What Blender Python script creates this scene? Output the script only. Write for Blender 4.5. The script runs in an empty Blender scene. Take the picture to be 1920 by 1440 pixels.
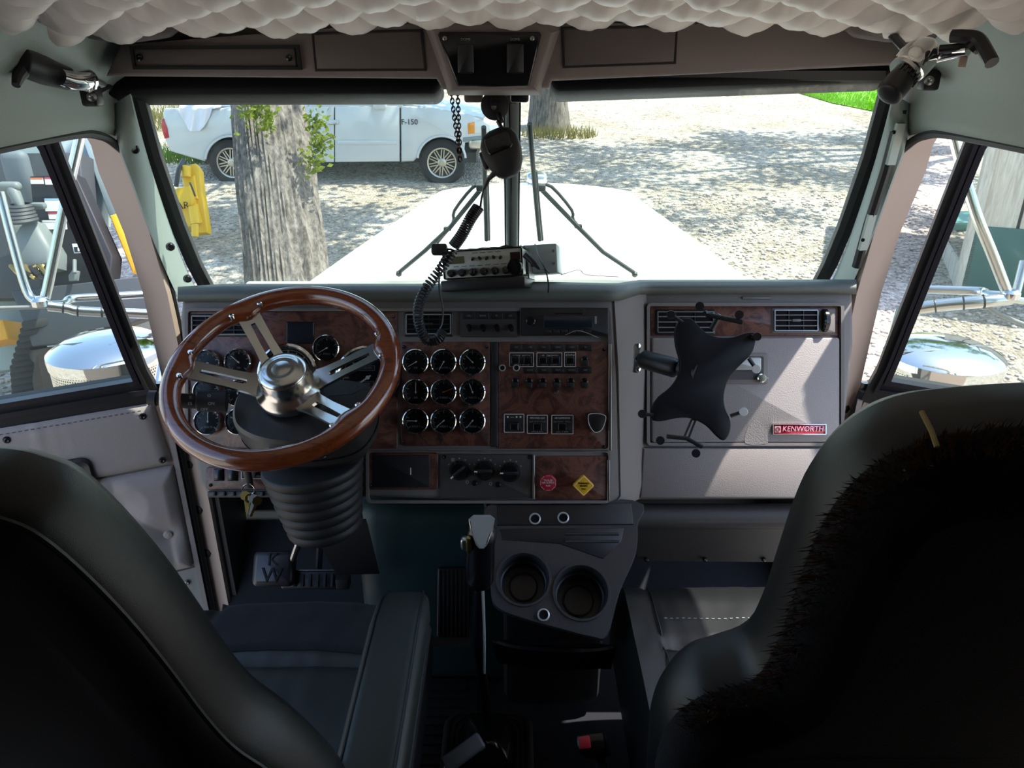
import bpy, bmesh, math, random
from math import sin, cos, pi, sqrt, atan2, radians as R
from mathutils import Vector as V, Matrix, noise
random.seed(7)
SC = bpy.context.scene
COL = SC.collection
# ---------------------------------------------------------------- camera, sky, sun, exposure
F = 1452.0                      # focal length in pixels of the 1920x1440 frame
PITCH = R(24)
CAM = V((0, 0, 2.85))
fw = V((0, cos(PITCH), -sin(PITCH))); up = V((0, sin(PITCH), cos(PITCH))); rt = V((1, 0, 0))
cd = bpy.data.cameras.new('camera'); cam = bpy.data.objects.new('camera', cd); COL.objects.link(cam)
cd.sensor_fit = 'HORIZONTAL'; cd.sensor_width = 36.0; cd.lens = 36.0 * F / 1920; cd.clip_start = 0.02; cd.clip_end = 400
cam.location = CAM; cam.rotation_euler = (R(90) - PITCH, 0, 0)
SC.camera = cam
SUN = V((0.4484, 0.0710, 0.8910)).normalized()       # direction towards the sun
w = bpy.data.worlds.new('sky'); SC.world = w; w.use_nodes = True
nt = w.node_tree; bg = nt.nodes['Background']
sk = nt.nodes.new('ShaderNodeTexSky'); sk.sky_type = 'NISHITA'; sk.sun_disc = False
sk.sun_elevation = math.asin(SUN.z); sk.sun_rotation = atan2(SUN.x, SUN.y)
sk.air_density = 1.0; sk.dust_density = 1.2; sk.ozone_density = 1.0
nt.links.new(sk.outputs[0], bg.inputs[0]); bg.inputs[1].default_value = 0.30
sl = bpy.data.lights.new('sun', 'SUN'); sl.energy = 6.0; sl.angle = R(0.53); sl.color = (1.0, 0.95, 0.87)
so = bpy.data.objects.new('sun', sl); COL.objects.link(so); so.rotation_euler = SUN.to_track_quat('Z', 'Y').to_euler()
so.location = (6, 2, 12)
vs = SC.view_settings
vs.view_transform = 'Standard'; vs.look = 'None'; vs.gamma = 1.0; vs.use_curve_mapping = False
vs.exposure = 0.88
SC.cycles.max_bounces = 10; SC.cycles.diffuse_bounces = 6; SC.cycles.transparent_max_bounces = 16
SC.cycles.use_denoising = True; SC.cycles.sample_clamp_indirect = 6.0

# ---------------------------------------------------------------- projecting photo measurements into the place
def ray(u, v): return fw + rt * ((u - 960) / F) + up * ((720 - v) / F)
def P(u, v, D): return CAM + ray(u, v) * D
def Py(u, v, y): d = ray(u, v); return CAM + d * ((y - CAM.y) / d.y)
def Px(u, v, x): d = ray(u, v); return CAM + d * (x / d.x)
def Pz(u, v, z): d = ray(u, v); return CAM + d * ((z - CAM.z) / d.z)
def Pn(u, v, p0, n): d = ray(u, v); return CAM + d * ((V(p0) - CAM).dot(V(n)) / d.dot(V(n)))
def frame(o, x, y, z=None):
    x = V(x).normalized(); z = x.cross(V(y)).normalized() if z is None else V(z).normalized(); y = z.cross(x)
    return Matrix(((x.x, y.x, z.x, o[0]), (x.y, y.y, z.y, o[1]), (x.z, y.z, z.z, o[2]), (0, 0, 0, 1)))
def fz(o, z, xh=(1, 0, 0)):     # frame with given z axis and a hint for x
    z = V(z).normalized(); x = V(xh); x = (x - z * x.dot(z)).normalized(); return frame(o, x, z.cross(x), z)
I4 = Matrix.Identity(4)
def T(x, y, z): return Matrix.Translation((x, y, z))

# ---------------------------------------------------------------- mesh building
def inset(poly, d):
    n = len(poly); out = []
    for i in range(n):
        a, b, c = V(poly[i - 1]).to_2d(), V(poly[i]).to_2d(), V(poly[(i + 1) % n]).to_2d()
        e1 = (b - a); e2 = (c - b)
        if e1.length < 1e-9: e1 = e2
        if e2.length < 1e-9: e2 = e1
        e1 = e1.normalized(); e2 = e2.normalized()
        n1 = V((-e1.y, e1.x)); n2 = V((-e2.y, e2.x)); m = n1 + n2
        k = m.length_squared
        m = m * (2 / k) if k > 0.35 else m * (2 / 0.35)
        out.append((b.x + m.x * d, b.y + m.y * d))
    return out
def area(p): return sum(p[i - 1][0] * p[i][1] - p[i][0] * p[i - 1][1] for i in range(len(p))) / 2
def ccw(p): return list(p) if area(p) > 0 else list(p)[::-1]
def rrect(x0, y0, x1, y1, r, n=4):
    x0, x1 = min(x0, x1), max(x0, x1); y0, y1 = min(y0, y1), max(y0, y1)
    r = min(r, (x1 - x0) / 2.01, (y1 - y0) / 2.01); o = []
    for cx, cy, a in ((x1 - r, y1 - r, 0), (x0 + r, y1 - r, 90), (x0 + r, y0 + r, 180), (x1 - r, y0 + r, 270)):
        for k in range(n + 1):
            t = R(a + 90 * k / n); o.append((cx + r * cos(t), cy + r * sin(t)))
    return o
def circle(r, n=24, cx=0, cy=0, ry=None): return [(cx + r * cos(2 * pi * k / n), cy + (ry or r) * sin(2 * pi * k / n)) for k in range(n)]
def spline(pts, n=6, closed=False):
    pts = [V(p) for p in pts]; m = len(pts); o = []
    for i in range(m if closed else m - 1):
        p0 = pts[(i - 1) % m] if closed or i > 0 else pts[0] * 2 - pts[1]
        p1 = pts[i]; p2 = pts[(i + 1) % m]
        p3 = pts[(i + 2) % m] if closed or i + 2 < m else pts[-1] * 2 - pts[-2]
        for k in range(n):
            t = k / n
            o.append(0.5 * ((2 * p1) + (p2 - p0) * t + (2 * p0 - 5 * p1 + 4 * p2 - p3) * t * t + (3 * p1 - p0 - 3 * p2 + p3) * t ** 3))
    if not closed: o.append(pts[-1].copy())
    return o
class MB:
    def __init__(s): s.v = []; s.f = []
    def add(s, vs, fs, M=None):
        k = len(s.v)
        s.v += [tuple(M @ V(p)) for p in vs] if M else [tuple(p) for p in vs]
        s.f += [tuple(i + k for i in f) for f in fs]; return s
    def box(s, c, size, M=None):
        x, y, z = [q / 2 for q in size]
        vs = [(c[0] + a * x, c[1] + b * y, c[2] + d * z) for d in (-1, 1) for b in (-1, 1) for a in (-1, 1)]
        return s.add(vs, [(0, 2, 3, 1), (4, 5, 7, 6), (0, 1, 5, 4), (2, 6, 7, 3), (0, 4, 6, 2), (1, 3, 7, 5)], M)
    def rbox(s, c, size, r, seg=3, M=None, warp=None):
        bm = bmesh.new(); bmesh.ops.create_cube(bm, size=1)
        for q in bm.verts: q.co = V((q.co.x * size[0], q.co.y * size[1], q.co.z * size[2]))
        bmesh.ops.bevel(bm, geom=bm.edges[:], offset=min(r, min(size) * .49), segments=seg, profile=.5, affect='EDGES')
        bm.verts.index_update()
        vs = [V(c) + q.co for q in bm.verts]
        if warp: vs = [warp(q) for q in vs]
        fs = [tuple(q.index for q in f.verts) for f in bm.faces]; bm.free(); return s.add(vs, fs, M)
    def tube(s, pts, r, n=8, closed=False, cap=True):
        pts = [V(p) for p in pts]; m = len(pts); k0 = len(s.v)
        rr = r if isinstance(r, (list, tuple)) else [r] * m
        tg = []
        for i in range(m):
            a = pts[(i - 1) % m] if closed or i else pts[0]; b = pts[(i + 1) % m] if closed or i < m - 1 else pts[-1]
            d = b - a; tg.append(d.normalized() if d.length > 1e-9 else V((0, 0, 1)))
        nn = tg[0].orthogonal().normalized()
        for i in range(m):
            t = tg[i]; nn = nn - t * nn.dot(t)
            nn = nn.normalized() if nn.length > 1e-6 else t.orthogonal().normalized()
            b = t.cross(nn)
            for k in range(n):
                a = 2 * pi * k / n; s.v.append(tuple(pts[i] + (nn * cos(a) + b * sin(a)) * rr[i]))
        for i in range(m if closed else m - 1):
            j = (i + 1) % m
            for k in range(n):
                l = (k + 1) % n; s.f.append((k0 + i * n + k, k0 + i * n + l, k0 + j * n + l, k0 + j * n + k))
        if cap and not closed:
            s.f.append(tuple(k0 + k for k in range(n))[::-1]); s.f.append(tuple(k0 + (m - 1) * n + k for k in range(n)))
        return s
    def cyl(s, p0, p1, r0, r1=None, n=16): return s.tube([p0, p1], [r0, r0 if r1 is None else r1], n)
    def lathe(s, prof, M=None, n=32, sx=1, sy=1):
        k = len(prof); vs = []; fs = []
        for i in range(n):
            a = 2 * pi * i / n
            for r, z in prof: vs.append((r * cos(a) * sx, r * sin(a) * sy, z))
        for i in range(n):
            j = (i + 1) % n
            for q in range(k - 1): fs.append((i * k + q, j * k + q, j * k + q + 1, i * k + q + 1))
        if prof[0][0] > 1e-6 and prof[-1][0] < 1e-6 and prof[0][1] < prof[-1][1]: fs.append(tuple(i * k for i in range(n))[::-1])
        return s.add(vs, fs, M)
    def ring(s, R_, r, M=None, n=32, m=8):
        return s.tube([(R_ * cos(2 * pi * i / n), R_ * sin(2 * pi * i / n), 0) for i in range(n)], r, m, True) if M is None else \
            s.add(*(lambda q: (q.v, q.f))(MB().tube([(R_ * cos(2 * pi * i / n), R_ * sin(2 * pi * i / n), 0) for i in range(n)], r, m, True)), M)
    def layers(s, polys, M=None, cap0=True, cap1=True):   # list of (poly2d, z), same vertex count, loft in order of rising z
        n = len(polys[0][0]); vs = []; fs = []
        for p, z in polys: vs += [(q[0], q[1], z) for q in p]
        for i in range(len(polys) - 1):
            for k in range(n):
                l = (k + 1) % n; fs.append((i * n + k, i * n + l, (i + 1) * n + l, (i + 1) * n + k))
        if cap0: fs.append(tuple(range(n))[::-1])
        if cap1: fs.append(tuple((len(polys) - 1) * n + k for k in range(n)))
        return s.add(vs, fs, M)
    def prism(s, poly, z0, z1, M=None, bev=0):
        p = ccw(poly)
        if bev: return s.layers([(p, z0), (p, z1 - bev), (inset(p, bev * .35), z1 - bev * .35), (inset(p, bev), z1)], M)
        return s.layers([(p, z0), (p, z1)], M)
    def hollow(s, po, pi_, z0, z1, M=None):     # ring shaped prism: outer and inner outline with equal counts
        po = ccw(po); pi_ = ccw(pi_); n = len(po)
        vs = [(*q, z0) for q in po] + [(*q, z1) for q in po] + [(*q, z0) for q in pi_] + [(*q, z1) for q in pi_]; fs = []
        for k in range(n):
            l = (k + 1) % n
            fs += [(k, l, n + l, n + k), (n + k, n + l, 3 * n + l, 3 * n + k), (3 * n + k, 3 * n + l, 2 * n + l, 2 * n + k), (2 * n + k, 2 * n + l, l, k)]
        return s.add(vs, fs, M)
    def grid(s, fn, nu, nv, M=None, cu=False, flip=False):
        vs = [fn(i / nu, j / nv) for i in range(nu if cu else nu + 1) for j in range(nv + 1)]; fs = []
        for i in range(nu):
            a = i * (nv + 1); b = ((i + 1) % nu if cu else i + 1) * (nv + 1)
            for j in range(nv):
                f = (a + j, b + j, b + j + 1, a + j + 1); fs.append(f[::-1] if flip else f)
        return s.add(vs, fs, M)
    def sheet(s, rows, thick, M=None):          # rows of equal length, a solid sheet thickened along averaged normals
        nu = len(rows) - 1; nv = len(rows[0]) - 1; rows = [[V(p) for p in r] for r in rows]; nr = []
        for i in range(nu + 1):
            q = []
            for j in range(nv + 1):
                a = rows[min(i + 1, nu)][j] - rows[max(i - 1, 0)][j]; b = rows[i][min(j + 1, nv)] - rows[i][max(j - 1, 0)]
                c = a.cross(b); q.append(c.normalized() if c.length > 1e-12 else V((0, 0, 1)))
            nr.append(q)
        A = [rows[i][j] for i in range(nu + 1) for j in range(nv + 1)]
        B = [rows[i][j] - nr[i][j] * thick for i in range(nu + 1) for j in range(nv + 1)]
        N = len(A); fs = []; ix = lambda i, j: i * (nv + 1) + j
        for i in range(nu):
            for j in range(nv):
                f = (ix(i, j), ix(i + 1, j), ix(i + 1, j + 1), ix(i, j + 1)); fs += [f, tuple(k + N for k in f[::-1])]
        bd = [ix(i, 0) for i in range(nu + 1)] + [ix(nu, j) for j in range(1, nv + 1)] + [ix(i, nv) for i in range(nu - 1, -1, -1)] + [ix(0, j) for j in range(nv - 1, 0, -1)]
        for k in range(len(bd)):
            a, b = bd[k], bd[(k + 1) % len(bd)]; fs.append((a, a + N, b + N, b))
        return s.add(A + B, fs, M)
    def mesh(s, name='m', ang=35, mirror=False):
        me = bpy.data.meshes.new(name)
        vs, fs = s.v, s.f
        if mirror: vs = [(-x, y, z) for x, y, z in vs]; fs = [f[::-1] for f in fs]
        me.from_pydata(vs, [], fs)
        if ang:
            me.polygons.foreach_set('use_smooth', [True] * len(me.polygons)); me.set_sharp_from_angle(angle=R(ang))
        me.update(); return me
WM = {}
def link(o, parent, M):
    COL.objects.link(o); WM[o] = M
    if parent: o.parent = parent; o.matrix_basis = WM[parent].inverted() @ M
    else: o.matrix_basis = M
    return o
def obj(name, mb, mat, parent=None, M=I4, ang=35, mirror=False, kind=None, label=None):
    me = mb.mesh(name, ang, mirror) if isinstance(mb, MB) else mb
    if not me.materials: me.materials.append(mat)
    o = bpy.data.objects.new(name, me); link(o, parent, M.copy())
    if kind: o['kind'] = kind
    if label: o['label'] = label
    return o
def thing(name, label, cat, loc=(0, 0, 0), group=None, kind=None):
    o = bpy.data.objects.new(name, None); o.empty_display_size = .1; link(o, None, T(*loc))
    o['label'] = label; o['category'] = cat
    if group: o['group'] = group
    if kind: o['kind'] = kind
    return o
def struct(name, label, loc=(0, 0, 0), cat=None):
    o = bpy.data.objects.new(name, None); link(o, None, T(*loc)); o['kind'] = 'structure'; o['label'] = label
    o['category'] = cat or name.split('_')[0]; return o
def tag(o, label, cat, group=None, kind=None):
    o['label'] = label; o['category'] = cat
    if group: o['group'] = group
    if kind: o['kind'] = kind
    return o
_tx = {}
def text(name, s, size, M, mat, parent, ext=.0006, width=None, label=None, shear=0):
    key = (s, round(size, 5), ext, width, mat.name, shear)
    if key not in _tx:
        c = bpy.data.curves.new('t', 'FONT'); c.body = s; c.size = size; c.extrude = ext; c.align_x = 'CENTER'; c.align_y = 'CENTER'; c.shear = shear
        c.resolution_u = 2
        t = bpy.data.objects.new('t', c); COL.objects.link(t)
        me = bpy.data.meshes.new_from_object(t.evaluated_get(bpy.context.evaluated_depsgraph_get()))
        bpy.data.objects.remove(t); me.materials.clear(); me.materials.append(mat)
        if width:
            xs = [q.co.x for q in me.vertices]; k = width / (max(xs) - min(xs))
            for q in me.vertices: q.co.x *= k
        _tx[key] = me
    return obj(name, _tx[key], mat, parent, M, label=label)
# ---------------------------------------------------------------- materials
def lin(c):
    if isinstance(c, str): c = [int(c[i:i + 2], 16) / 255 for i in (0, 2, 4)]
    return tuple((x / 12.92 if x <= .04045 else ((x + .055) / 1.055) ** 2.4) for x in c) + (1,)
MATS = {}
class NT:
    def __init__(s, m): s.t = m.node_tree; s.n = s.t.nodes
    def new(s, k, **kw):
        q = s.n.new('ShaderNode' + k)
        for a, b in kw.items():
            if a.startswith('i_'):
                key = a[2:]; q.inputs[int(key) if key.isdigit() else key.replace('_', ' ')].default_value = b
            else: setattr(q, a, b)
        return q
    def l(s, a, b): s.t.links.new(a, b)
    def ramp(s, stops, src=None):
        r = s.new('ValToRGB'); e = r.color_ramp.elements
        e[0].position, e[0].color = stops[0][0], lin(stops[0][1]); e[1].position, e[1].color = stops[-1][0], lin(stops[-1][1])
        for p, c in stops[1:-1]: q = e.new(p); q.color = lin(c)
        if src: s.l(src, r.inputs[0])
        return r
    def math(s, op, a, b=None):
        q = s.new('Math', operation=op)
        for i, x in enumerate((a, b)):
            if x is None: continue
            if isinstance(x, (int, float)): q.inputs[i].default_value = x
            else: s.l(x, q.inputs[i])
        return q.outputs[0]
def mat(name, col, rough=.5, metal=0, bump=0, scale=200, var=.08, vscale=6, spec=.5, coat=0, sheen=0, detail=3, emit=0):
    """plain surface: slight mottling of the colour and a fine grain relief"""
    m = bpy.data.materials.new(name); m.use_nodes = True; N = NT(m); b = N.n['Principled BSDF']
    b.inputs['Roughness'].default_value = rough; b.inputs['Metallic'].default_value = metal
    b.inputs['Specular IOR Level'].default_value = spec; b.inputs['Coat Weight'].default_value = coat; b.inputs['Coat Roughness'].default_value = .06
    b.inputs['Sheen Weight'].default_value = sheen
    tc = N.new('TexCoord'); c = lin(col)
    if var:
        no = N.new('TexNoise', i_Scale=vscale, i_Detail=4.0); N.l(tc.outputs['Object'], no.inputs['Vector'])
        mx = N.new('MixRGB'); mx.inputs[1].default_value = tuple(x * (1 - var) for x in c[:3]) + (1,); mx.inputs[2].default_value = tuple(min(1, x * (1 + var)) for x in c[:3]) + (1,)
        N.l(no.outputs[0], mx.inputs[0]); N.l(mx.outputs[0], b.inputs['Base Color'])
    else: b.inputs['Base Color'].default_value = c
    if bump:
        n2 = N.new('TexNoise', i_Scale=float(scale), i_Detail=float(detail)); N.l(tc.outputs['Object'], n2.inputs['Vector'])
        bp = N.new('Bump', i_Strength=bump, i_Distance=.002); N.l(n2.outputs[0], bp.inputs['Height']); N.l(bp.outputs[0], b.inputs['Normal'])
    if emit: b.inputs['Emission Color'].default_value = c; b.inputs['Emission Strength'].default_value = emit
    MATS[name] = m; return m
def wood(name, stops, scale=9, rough=.25, coat=.6, dist=2.5, stretch=(1, 1, 1)):
    m = bpy.data.materials.new(name); m.use_nodes = True; N = NT(m); b = N.n['Principled BSDF']
    b.inputs['Roughness'].default_value = rough; b.inputs['Coat Weight'].default_value = coat; b.inputs['Coat Roughness'].default_value = .1
    tc = N.new('TexCoord'); mp = N.new('Mapping'); mp.inputs['Scale'].default_value = stretch; N.l(tc.outputs['Object'], mp.inputs[0])
    no = N.new('TexNoise', i_Scale=float(scale), i_Detail=8.0, i_Roughness=.65, i_Distortion=dist); N.l(mp.outputs[0], no.inputs['Vector'])
    r = N.ramp(stops, no.outputs[0]); N.l(r.outputs[0], b.inputs['Base Color'])
    MATS[name] = m; return m
def glass(name, tint, k, rough=.02, dust=0.0, dustcol='b8c0b4'):
    """thin pane: straight transmission, Fresnel reflection, a little dust"""
    m = bpy.data.materials.new(name); m.use_nodes = True; N = NT(m); N.n.remove(N.n['Principled BSDF']); out = N.n['Material Output']
    tr = N.new('BsdfTransparent'); tr.inputs[0].default_value = lin(tint); gl = N.new('BsdfGlossy'); gl.inputs['Roughness'].default_value = rough
    lw = N.new('LayerWeight', i_Blend=.5); mx = N.new('MixShader'); q = N.math('MULTIPLY', N.math('ADD', N.math('MULTIPLY', N.math('POWER', lw.outputs['Facing'], 5.0), .9), .035), k)
    N.l(q, mx.inputs[0]); N.l(tr.outputs[0], mx.inputs[1]); N.l(gl.outputs[0], mx.inputs[2]); last = mx
    if dust:
        tc = N.new('TexCoord'); no = N.new('TexNoise', i_Scale=5.0, i_Detail=6.0, i_Roughness=.7); N.l(tc.outputs['Object'], no.inputs['Vector'])
        d = N.new('BsdfDiffuse'); d.inputs[0].default_value = lin(dustcol); tl = N.new('BsdfTranslucent'); tl.inputs[0].default_value = lin(dustcol)
        ad = N.new('MixShader'); ad.inputs[0].default_value = .5; N.l(d.outputs[0], ad.inputs[1]); N.l(tl.outputs[0], ad.inputs[2])
        m2 = N.new('MixShader'); N.l(N.math('MULTIPLY', no.outputs[0], dust * 2), m2.inputs[0]); N.l(mx.outputs[0], m2.inputs[1]); N.l(ad.outputs[0], m2.inputs[2]); last = m2
    N.l(last.outputs[0], out.inputs[0]); MATS[name] = m; return m
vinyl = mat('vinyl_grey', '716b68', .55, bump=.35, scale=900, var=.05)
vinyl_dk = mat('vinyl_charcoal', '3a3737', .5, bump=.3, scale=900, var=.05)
pad = mat('dash_pad_vinyl', '5a605c', .42, bump=.4, scale=700, var=.06)
plast = mat('black_plastic', '1b1b1e', .4, bump=.15, scale=1200)
plast_g = mat('black_gloss_plastic', '141417', .18)
plast_m = mat('matte_black_plastic', '17181d', .62, bump=.1, scale=800)
rubber = mat('black_rubber', '1c1b1c', .6, bump=.15, scale=300)
rubber_gl = mat('window_channel_rubber', '2b272b', .32)
leather = mat('black_leather', '17191a', .38, bump=.22, scale=1300, var=.1)
leather_g = mat('worn_black_leather', '262b2a', .38, bump=.22, scale=1300, var=.12)
cloth = mat('black_cloth', '15151b', .95, bump=.6, scale=500, sheen=.04)
fur = mat('brown_plush', '7a5a3a', .95, bump=1, scale=160, var=.4, vscale=60)
carpet = mat('black_carpet', '1a1c24', .95, bump=1, scale=700, var=.3, vscale=300)
chrome = mat('chrome', 'e4e4e2', .07, 1, var=.03)
chrome_s = mat('brushed_aluminium', 'c8c9c4', .28, 1, var=.05)
steel = mat('dull_steel', '9a9a98', .35, 1)
silver = mat('silver_faceplate', 'a9aaa2', .4, .3)
bright_rim = mat('bright_rim', 'c4c6c4', .25, .3)
white_ink = mat('white_print', 'd8d8d4', .6, var=0)
grey_ink = mat('grey_print', '8a8a88', .6, var=0)
trimgr = mat('pillar_vinyl_green_grey', '8b968f', .5, bump=.35, scale=700, var=.06)
headl = mat('tufted_headliner_vinyl', 'e4dad2', .42, bump=.2, scale=500, var=.05)
headpl = mat('overhead_plastic_taupe', '7c716d', .55, bump=.25, scale=900)
headin = mat('overhead_insert_taupe', '625956', .5, bump=.25, scale=900)
doorv = mat('door_panel_vinyl', '9d9390', .42, bump=.25, scale=500, var=.05)
doorm = mat('door_kick_metal', 'a8a6a2', .35, .3)
paint_be = mat('cab_paint_beige', 'b9a294', .45, var=.05)
burl = wood('burl_wood', [(.3, '281714'), (.45, '4f2e27'), (.55, '6f4638'), (.7, '3b221d')], 16, .42, .12)
rimw = wood('lacquered_rim_wood', [(.3, '4a2011'), (.5, '7a3a1b'), (.7, '5a2813')], 5, .16, 1.0, 1.0, (2, 14, 14))
dial = mat('dial_black', '0c0d12', .7, spec=.15)
lens = glass('gauge_lens', 'f2f4f4', .3)
screen = mat('dark_display', '1c2430', .15)
redp = mat('red_plastic', '9c1f2c', .35); yelp = mat('yellow_plastic', 'd9a821', .4); orange_n = mat('orange_needle', 'c85a20', .4, var=0)
badge_red = mat('badge_red_enamel', 'a3122e', .2, .2, var=0, coat=.5)
key_brass = mat('key_brass', 'b59a5c', .3, 1)
teal = mat('tunnel_teal_vinyl', '233d41', .45, bump=.3, scale=600)
white_paint = mat('white_truck_paint', 'ecebe6', .3, var=.02, coat=.5)
pick_paint = mat('pickup_white_paint', 'c6caca', .25, var=.02, coat=.6)
tyre = mat('tyre_rubber', '2a2a2b', .85, bump=.4, scale=60)
# ================================================================ THE GROUND OUTSIDE
def gz(x, y):
    h = .09 * max(0, y - 6) if y < 30 else .09 * 24 + .03 * (y - 30)
    return h + .03 * noise.noise((x * .35, y * .35, 0))
gm = bpy.data.materials.new('gravel'); gm.use_nodes = True; N = NT(gm); b = N.n['Principled BSDF']; b.inputs['Roughness'].default_value = .95
tc = N.new('TexCoord'); vo = N.new('TexVoronoi', i_Scale=26.0); N.l(tc.outputs['Object'], vo.inputs['Vector'])
vo2 = N.new('TexVoronoi', i_Scale=9.0); N.l(tc.outputs['Object'], vo2.inputs['Vector'])
sx = N.new('SeparateColor'); N.l(vo.outputs['Color'], sx.inputs[0]); sx2 = N.new('SeparateColor'); N.l(vo2.outputs['Color'], sx2.inputs[0])
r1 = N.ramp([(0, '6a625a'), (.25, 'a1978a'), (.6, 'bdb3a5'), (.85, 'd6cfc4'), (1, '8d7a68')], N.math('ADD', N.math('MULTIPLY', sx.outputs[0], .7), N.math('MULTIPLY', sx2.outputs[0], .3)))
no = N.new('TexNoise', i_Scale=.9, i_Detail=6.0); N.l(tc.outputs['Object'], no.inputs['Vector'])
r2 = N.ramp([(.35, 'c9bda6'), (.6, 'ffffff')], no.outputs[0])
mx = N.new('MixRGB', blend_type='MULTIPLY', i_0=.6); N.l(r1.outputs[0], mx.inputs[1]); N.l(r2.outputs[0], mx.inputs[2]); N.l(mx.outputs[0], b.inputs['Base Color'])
bp = N.new('Bump', i_Strength=1.0, i_Distance=.03); N.l(vo.outputs['Distance'], bp.inputs['Height']); bp.invert = True; N.l(bp.outputs[0], b.inputs['Normal'])
def gfn(a, c):
    x = -40 + 80 * a; y = -12 + 87 * c; return (x, y, gz(x, y))
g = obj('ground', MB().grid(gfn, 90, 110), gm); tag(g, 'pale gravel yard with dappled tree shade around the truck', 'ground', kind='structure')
# loose stones in the nearer gravel seen through the side windows
st = MB(); rs = random.Random(3)
ico = bmesh.new(); bmesh.ops.create_icosphere(ico, subdivisions=1, radius=1); ico.verts.index_update()
iv = [q.co.copy() for q in ico.verts]; jf = [tuple(q.index for q in f.verts) for f in ico.faces]; ico.free()
stone_m = mat('gravel_stone', 'b9ada0', .9, bump=.4, scale=60, var=.45, vscale=1.7)
for k in range(5200):
    if k % 4 == 0: x, y = rs.uniform(-5.2, -3.0), rs.uniform(3.2, 8.5)
    else: x, y = rs.uniform(2.2, 6.4), rs.uniform(3.0, 12.5)
    s_ = rs.uniform(.012, .034); M = T(x, y, gz(x, y) + s_ * .25) @ Matrix.Rotation(rs.uniform(0, 6), 4, 'Z') @ Matrix.Diagonal((s_ * rs.uniform(.8, 1.5), s_, s_ * .6, 1))
    st.add(iv, jf, M)
obj('gravel_stones', st, stone_m, g, ang=0, kind='stuff', label='loose pale gravel stones')
# ================================================================ THE CAB SHELL
FLZ = 1.30
floor = struct('floor', 'black carpeted cab floor between the two seats', (0, 1, FLZ))
obj('carpet', MB().box((0, .35, FLZ - .03), (1.70, 3.3, .06)), carpet, floor)
# engine tunnel side/teal cover and firewall
fwl = struct('wall_front', 'dark firewall and engine tunnel below the dashboard', (0, 1.95, FLZ))
obj('firewall', MB().box((0, 2.02, 1.73), (1.64, .05, .88)), plast_m, fwl)
obj('engine_tunnel', MB().rbox((-.10, 1.75, 1.58), (.56, .44, .56), .06, 3), teal, fwl)
obj('toe_board', MB().prism([(1.66, 1.30), (2.0, 1.30), (2.0, 1.62)], -.82, -.42, frame((0, 0, 0), (0, 1, 0), (0, 0, 1))), carpet, fwl)
obj('toe_board', MB().prism([(1.72, 1.30), (2.0, 1.30), (2.0, 1.55)], .20, .82, frame((0, 0, 0), (0, 1, 0), (0, 0, 1))), carpet, fwl)
# right foot well: lower grey roll and kick board with screws
obj('lower_roll', MB().tube([P(1190, 968, 1.80), P(1500, 968, 1.80)], .030, 14), vinyl_dk, fwl)
kb = [P(1190, 985, 1.84), P(1500, 985, 1.84), P(1490, 1054, 1.95), P(1196, 1052, 1.95)]
obj('kick_board', MB().sheet([[kb[0], kb[1]], [kb[3], kb[2]]], .02), vinyl_dk, fwl)
for u in (1212, 1322, 1432):
    obj('screw', MB().lathe([(.006, -.004), (.006, .002), (.003, .005), (0, .005)], fz(P(u, 1049, 1.935), -fw), 10), plast_g, fwl)
# sleeper behind the camera (closed, unlit)
for nm, c, s_ in (('wall_back', (0, -1.5, 2.1), (2.1, .06, 2.1)), ('wall_left', (-.98, -.5, 2.15), (.06, 2.1, 2.1)), ('wall_right', (.98, -.5, 2.15), (.06, 2.1, 2.1))):
    o = obj(nm, MB().box(c, s_), headin, kind='structure'); tag(o, {'wall_back': 'taupe rear wall of the sleeper', 'wall_left': 'taupe driver side wall of the sleeper', 'wall_right': 'taupe passenger side wall of the sleeper'}[nm], 'wall', kind='structure')
for sgn, nm in ((-1, 'trim_9'), (1, 'trim_10')):
    o = obj(nm, MB().box((sgn * .98, .53, 2.15), (.12, .12, 1.8)), trimgr); tag(o, 'green grey door post behind the %s seat' % ('driver' if sgn < 0 else 'passenger'), 'post', kind='structure')
    o = obj('trim_%d' % (7 if sgn < 0 else 8), MB().box((sgn * .80, 1.2, 1.27), (.12, 1.3, .10)), doorm); tag(o, 'metal door sill step on the %s side' % ('driver' if sgn < 0 else 'passenger'), 'sill', kind='structure')
# tufted ceiling
def ceil_z(y): return 2.888 + .10 * max(0, 1.46 - y) if y > .3 else 2.888 + .116 + .1 * (.3 - y)
def tuft(x, y, wx=.065, wy=.075):
    a = (x / wx + y / wy) / 2; c = (x / wx - y / wy) / 2
    return (abs(sin(pi * a)) * abs(sin(pi * c))) ** .6
def cfn(a, c):
    x = -.79 + 1.58 * a; y = 1.47 - .92 * c
    edge = min(1, (1.47 - y) / .04) * min(1, (.79 - abs(x)) / .05)
    h = .034 * tuft(x, y) * (.85 + .3 * noise.noise((x * 4, y * 4, 3))) + .0035 * noise.noise((x * 60, y * 14, 1))
    return (x, y, ceil_z(y) - .02 * abs(x) - .018 * max(0, (abs(x) - .50) / .23) ** 2 - h * max(.15, edge))
ce = struct('ceiling', 'beige grey diamond tufted vinyl headliner over the cab', (0, 1.0, 2.9))
obj('tufted_panel', MB().grid(cfn, 460, 190), headl, ce, ang=60)
obj('roof_skin', MB().box((0, -.02, 3.06), (2.1, 3.1, .05)), white_paint, ce)
obj('roof_skin', MB().prism([(1.40, 2.93), (1.50, 2.93), (1.75, 2.84), (1.74, 2.80), (1.49, 2.885), (1.40, 2.90)], -.86, .86, frame((0, 0, 0), (0, 1, 0), (0, 0, 1))), white_paint, ce)
obj('sleeper_liner', MB().box((0, -.55, 3.0), (2.0, 2.0, .05)), headin, ce)
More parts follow.
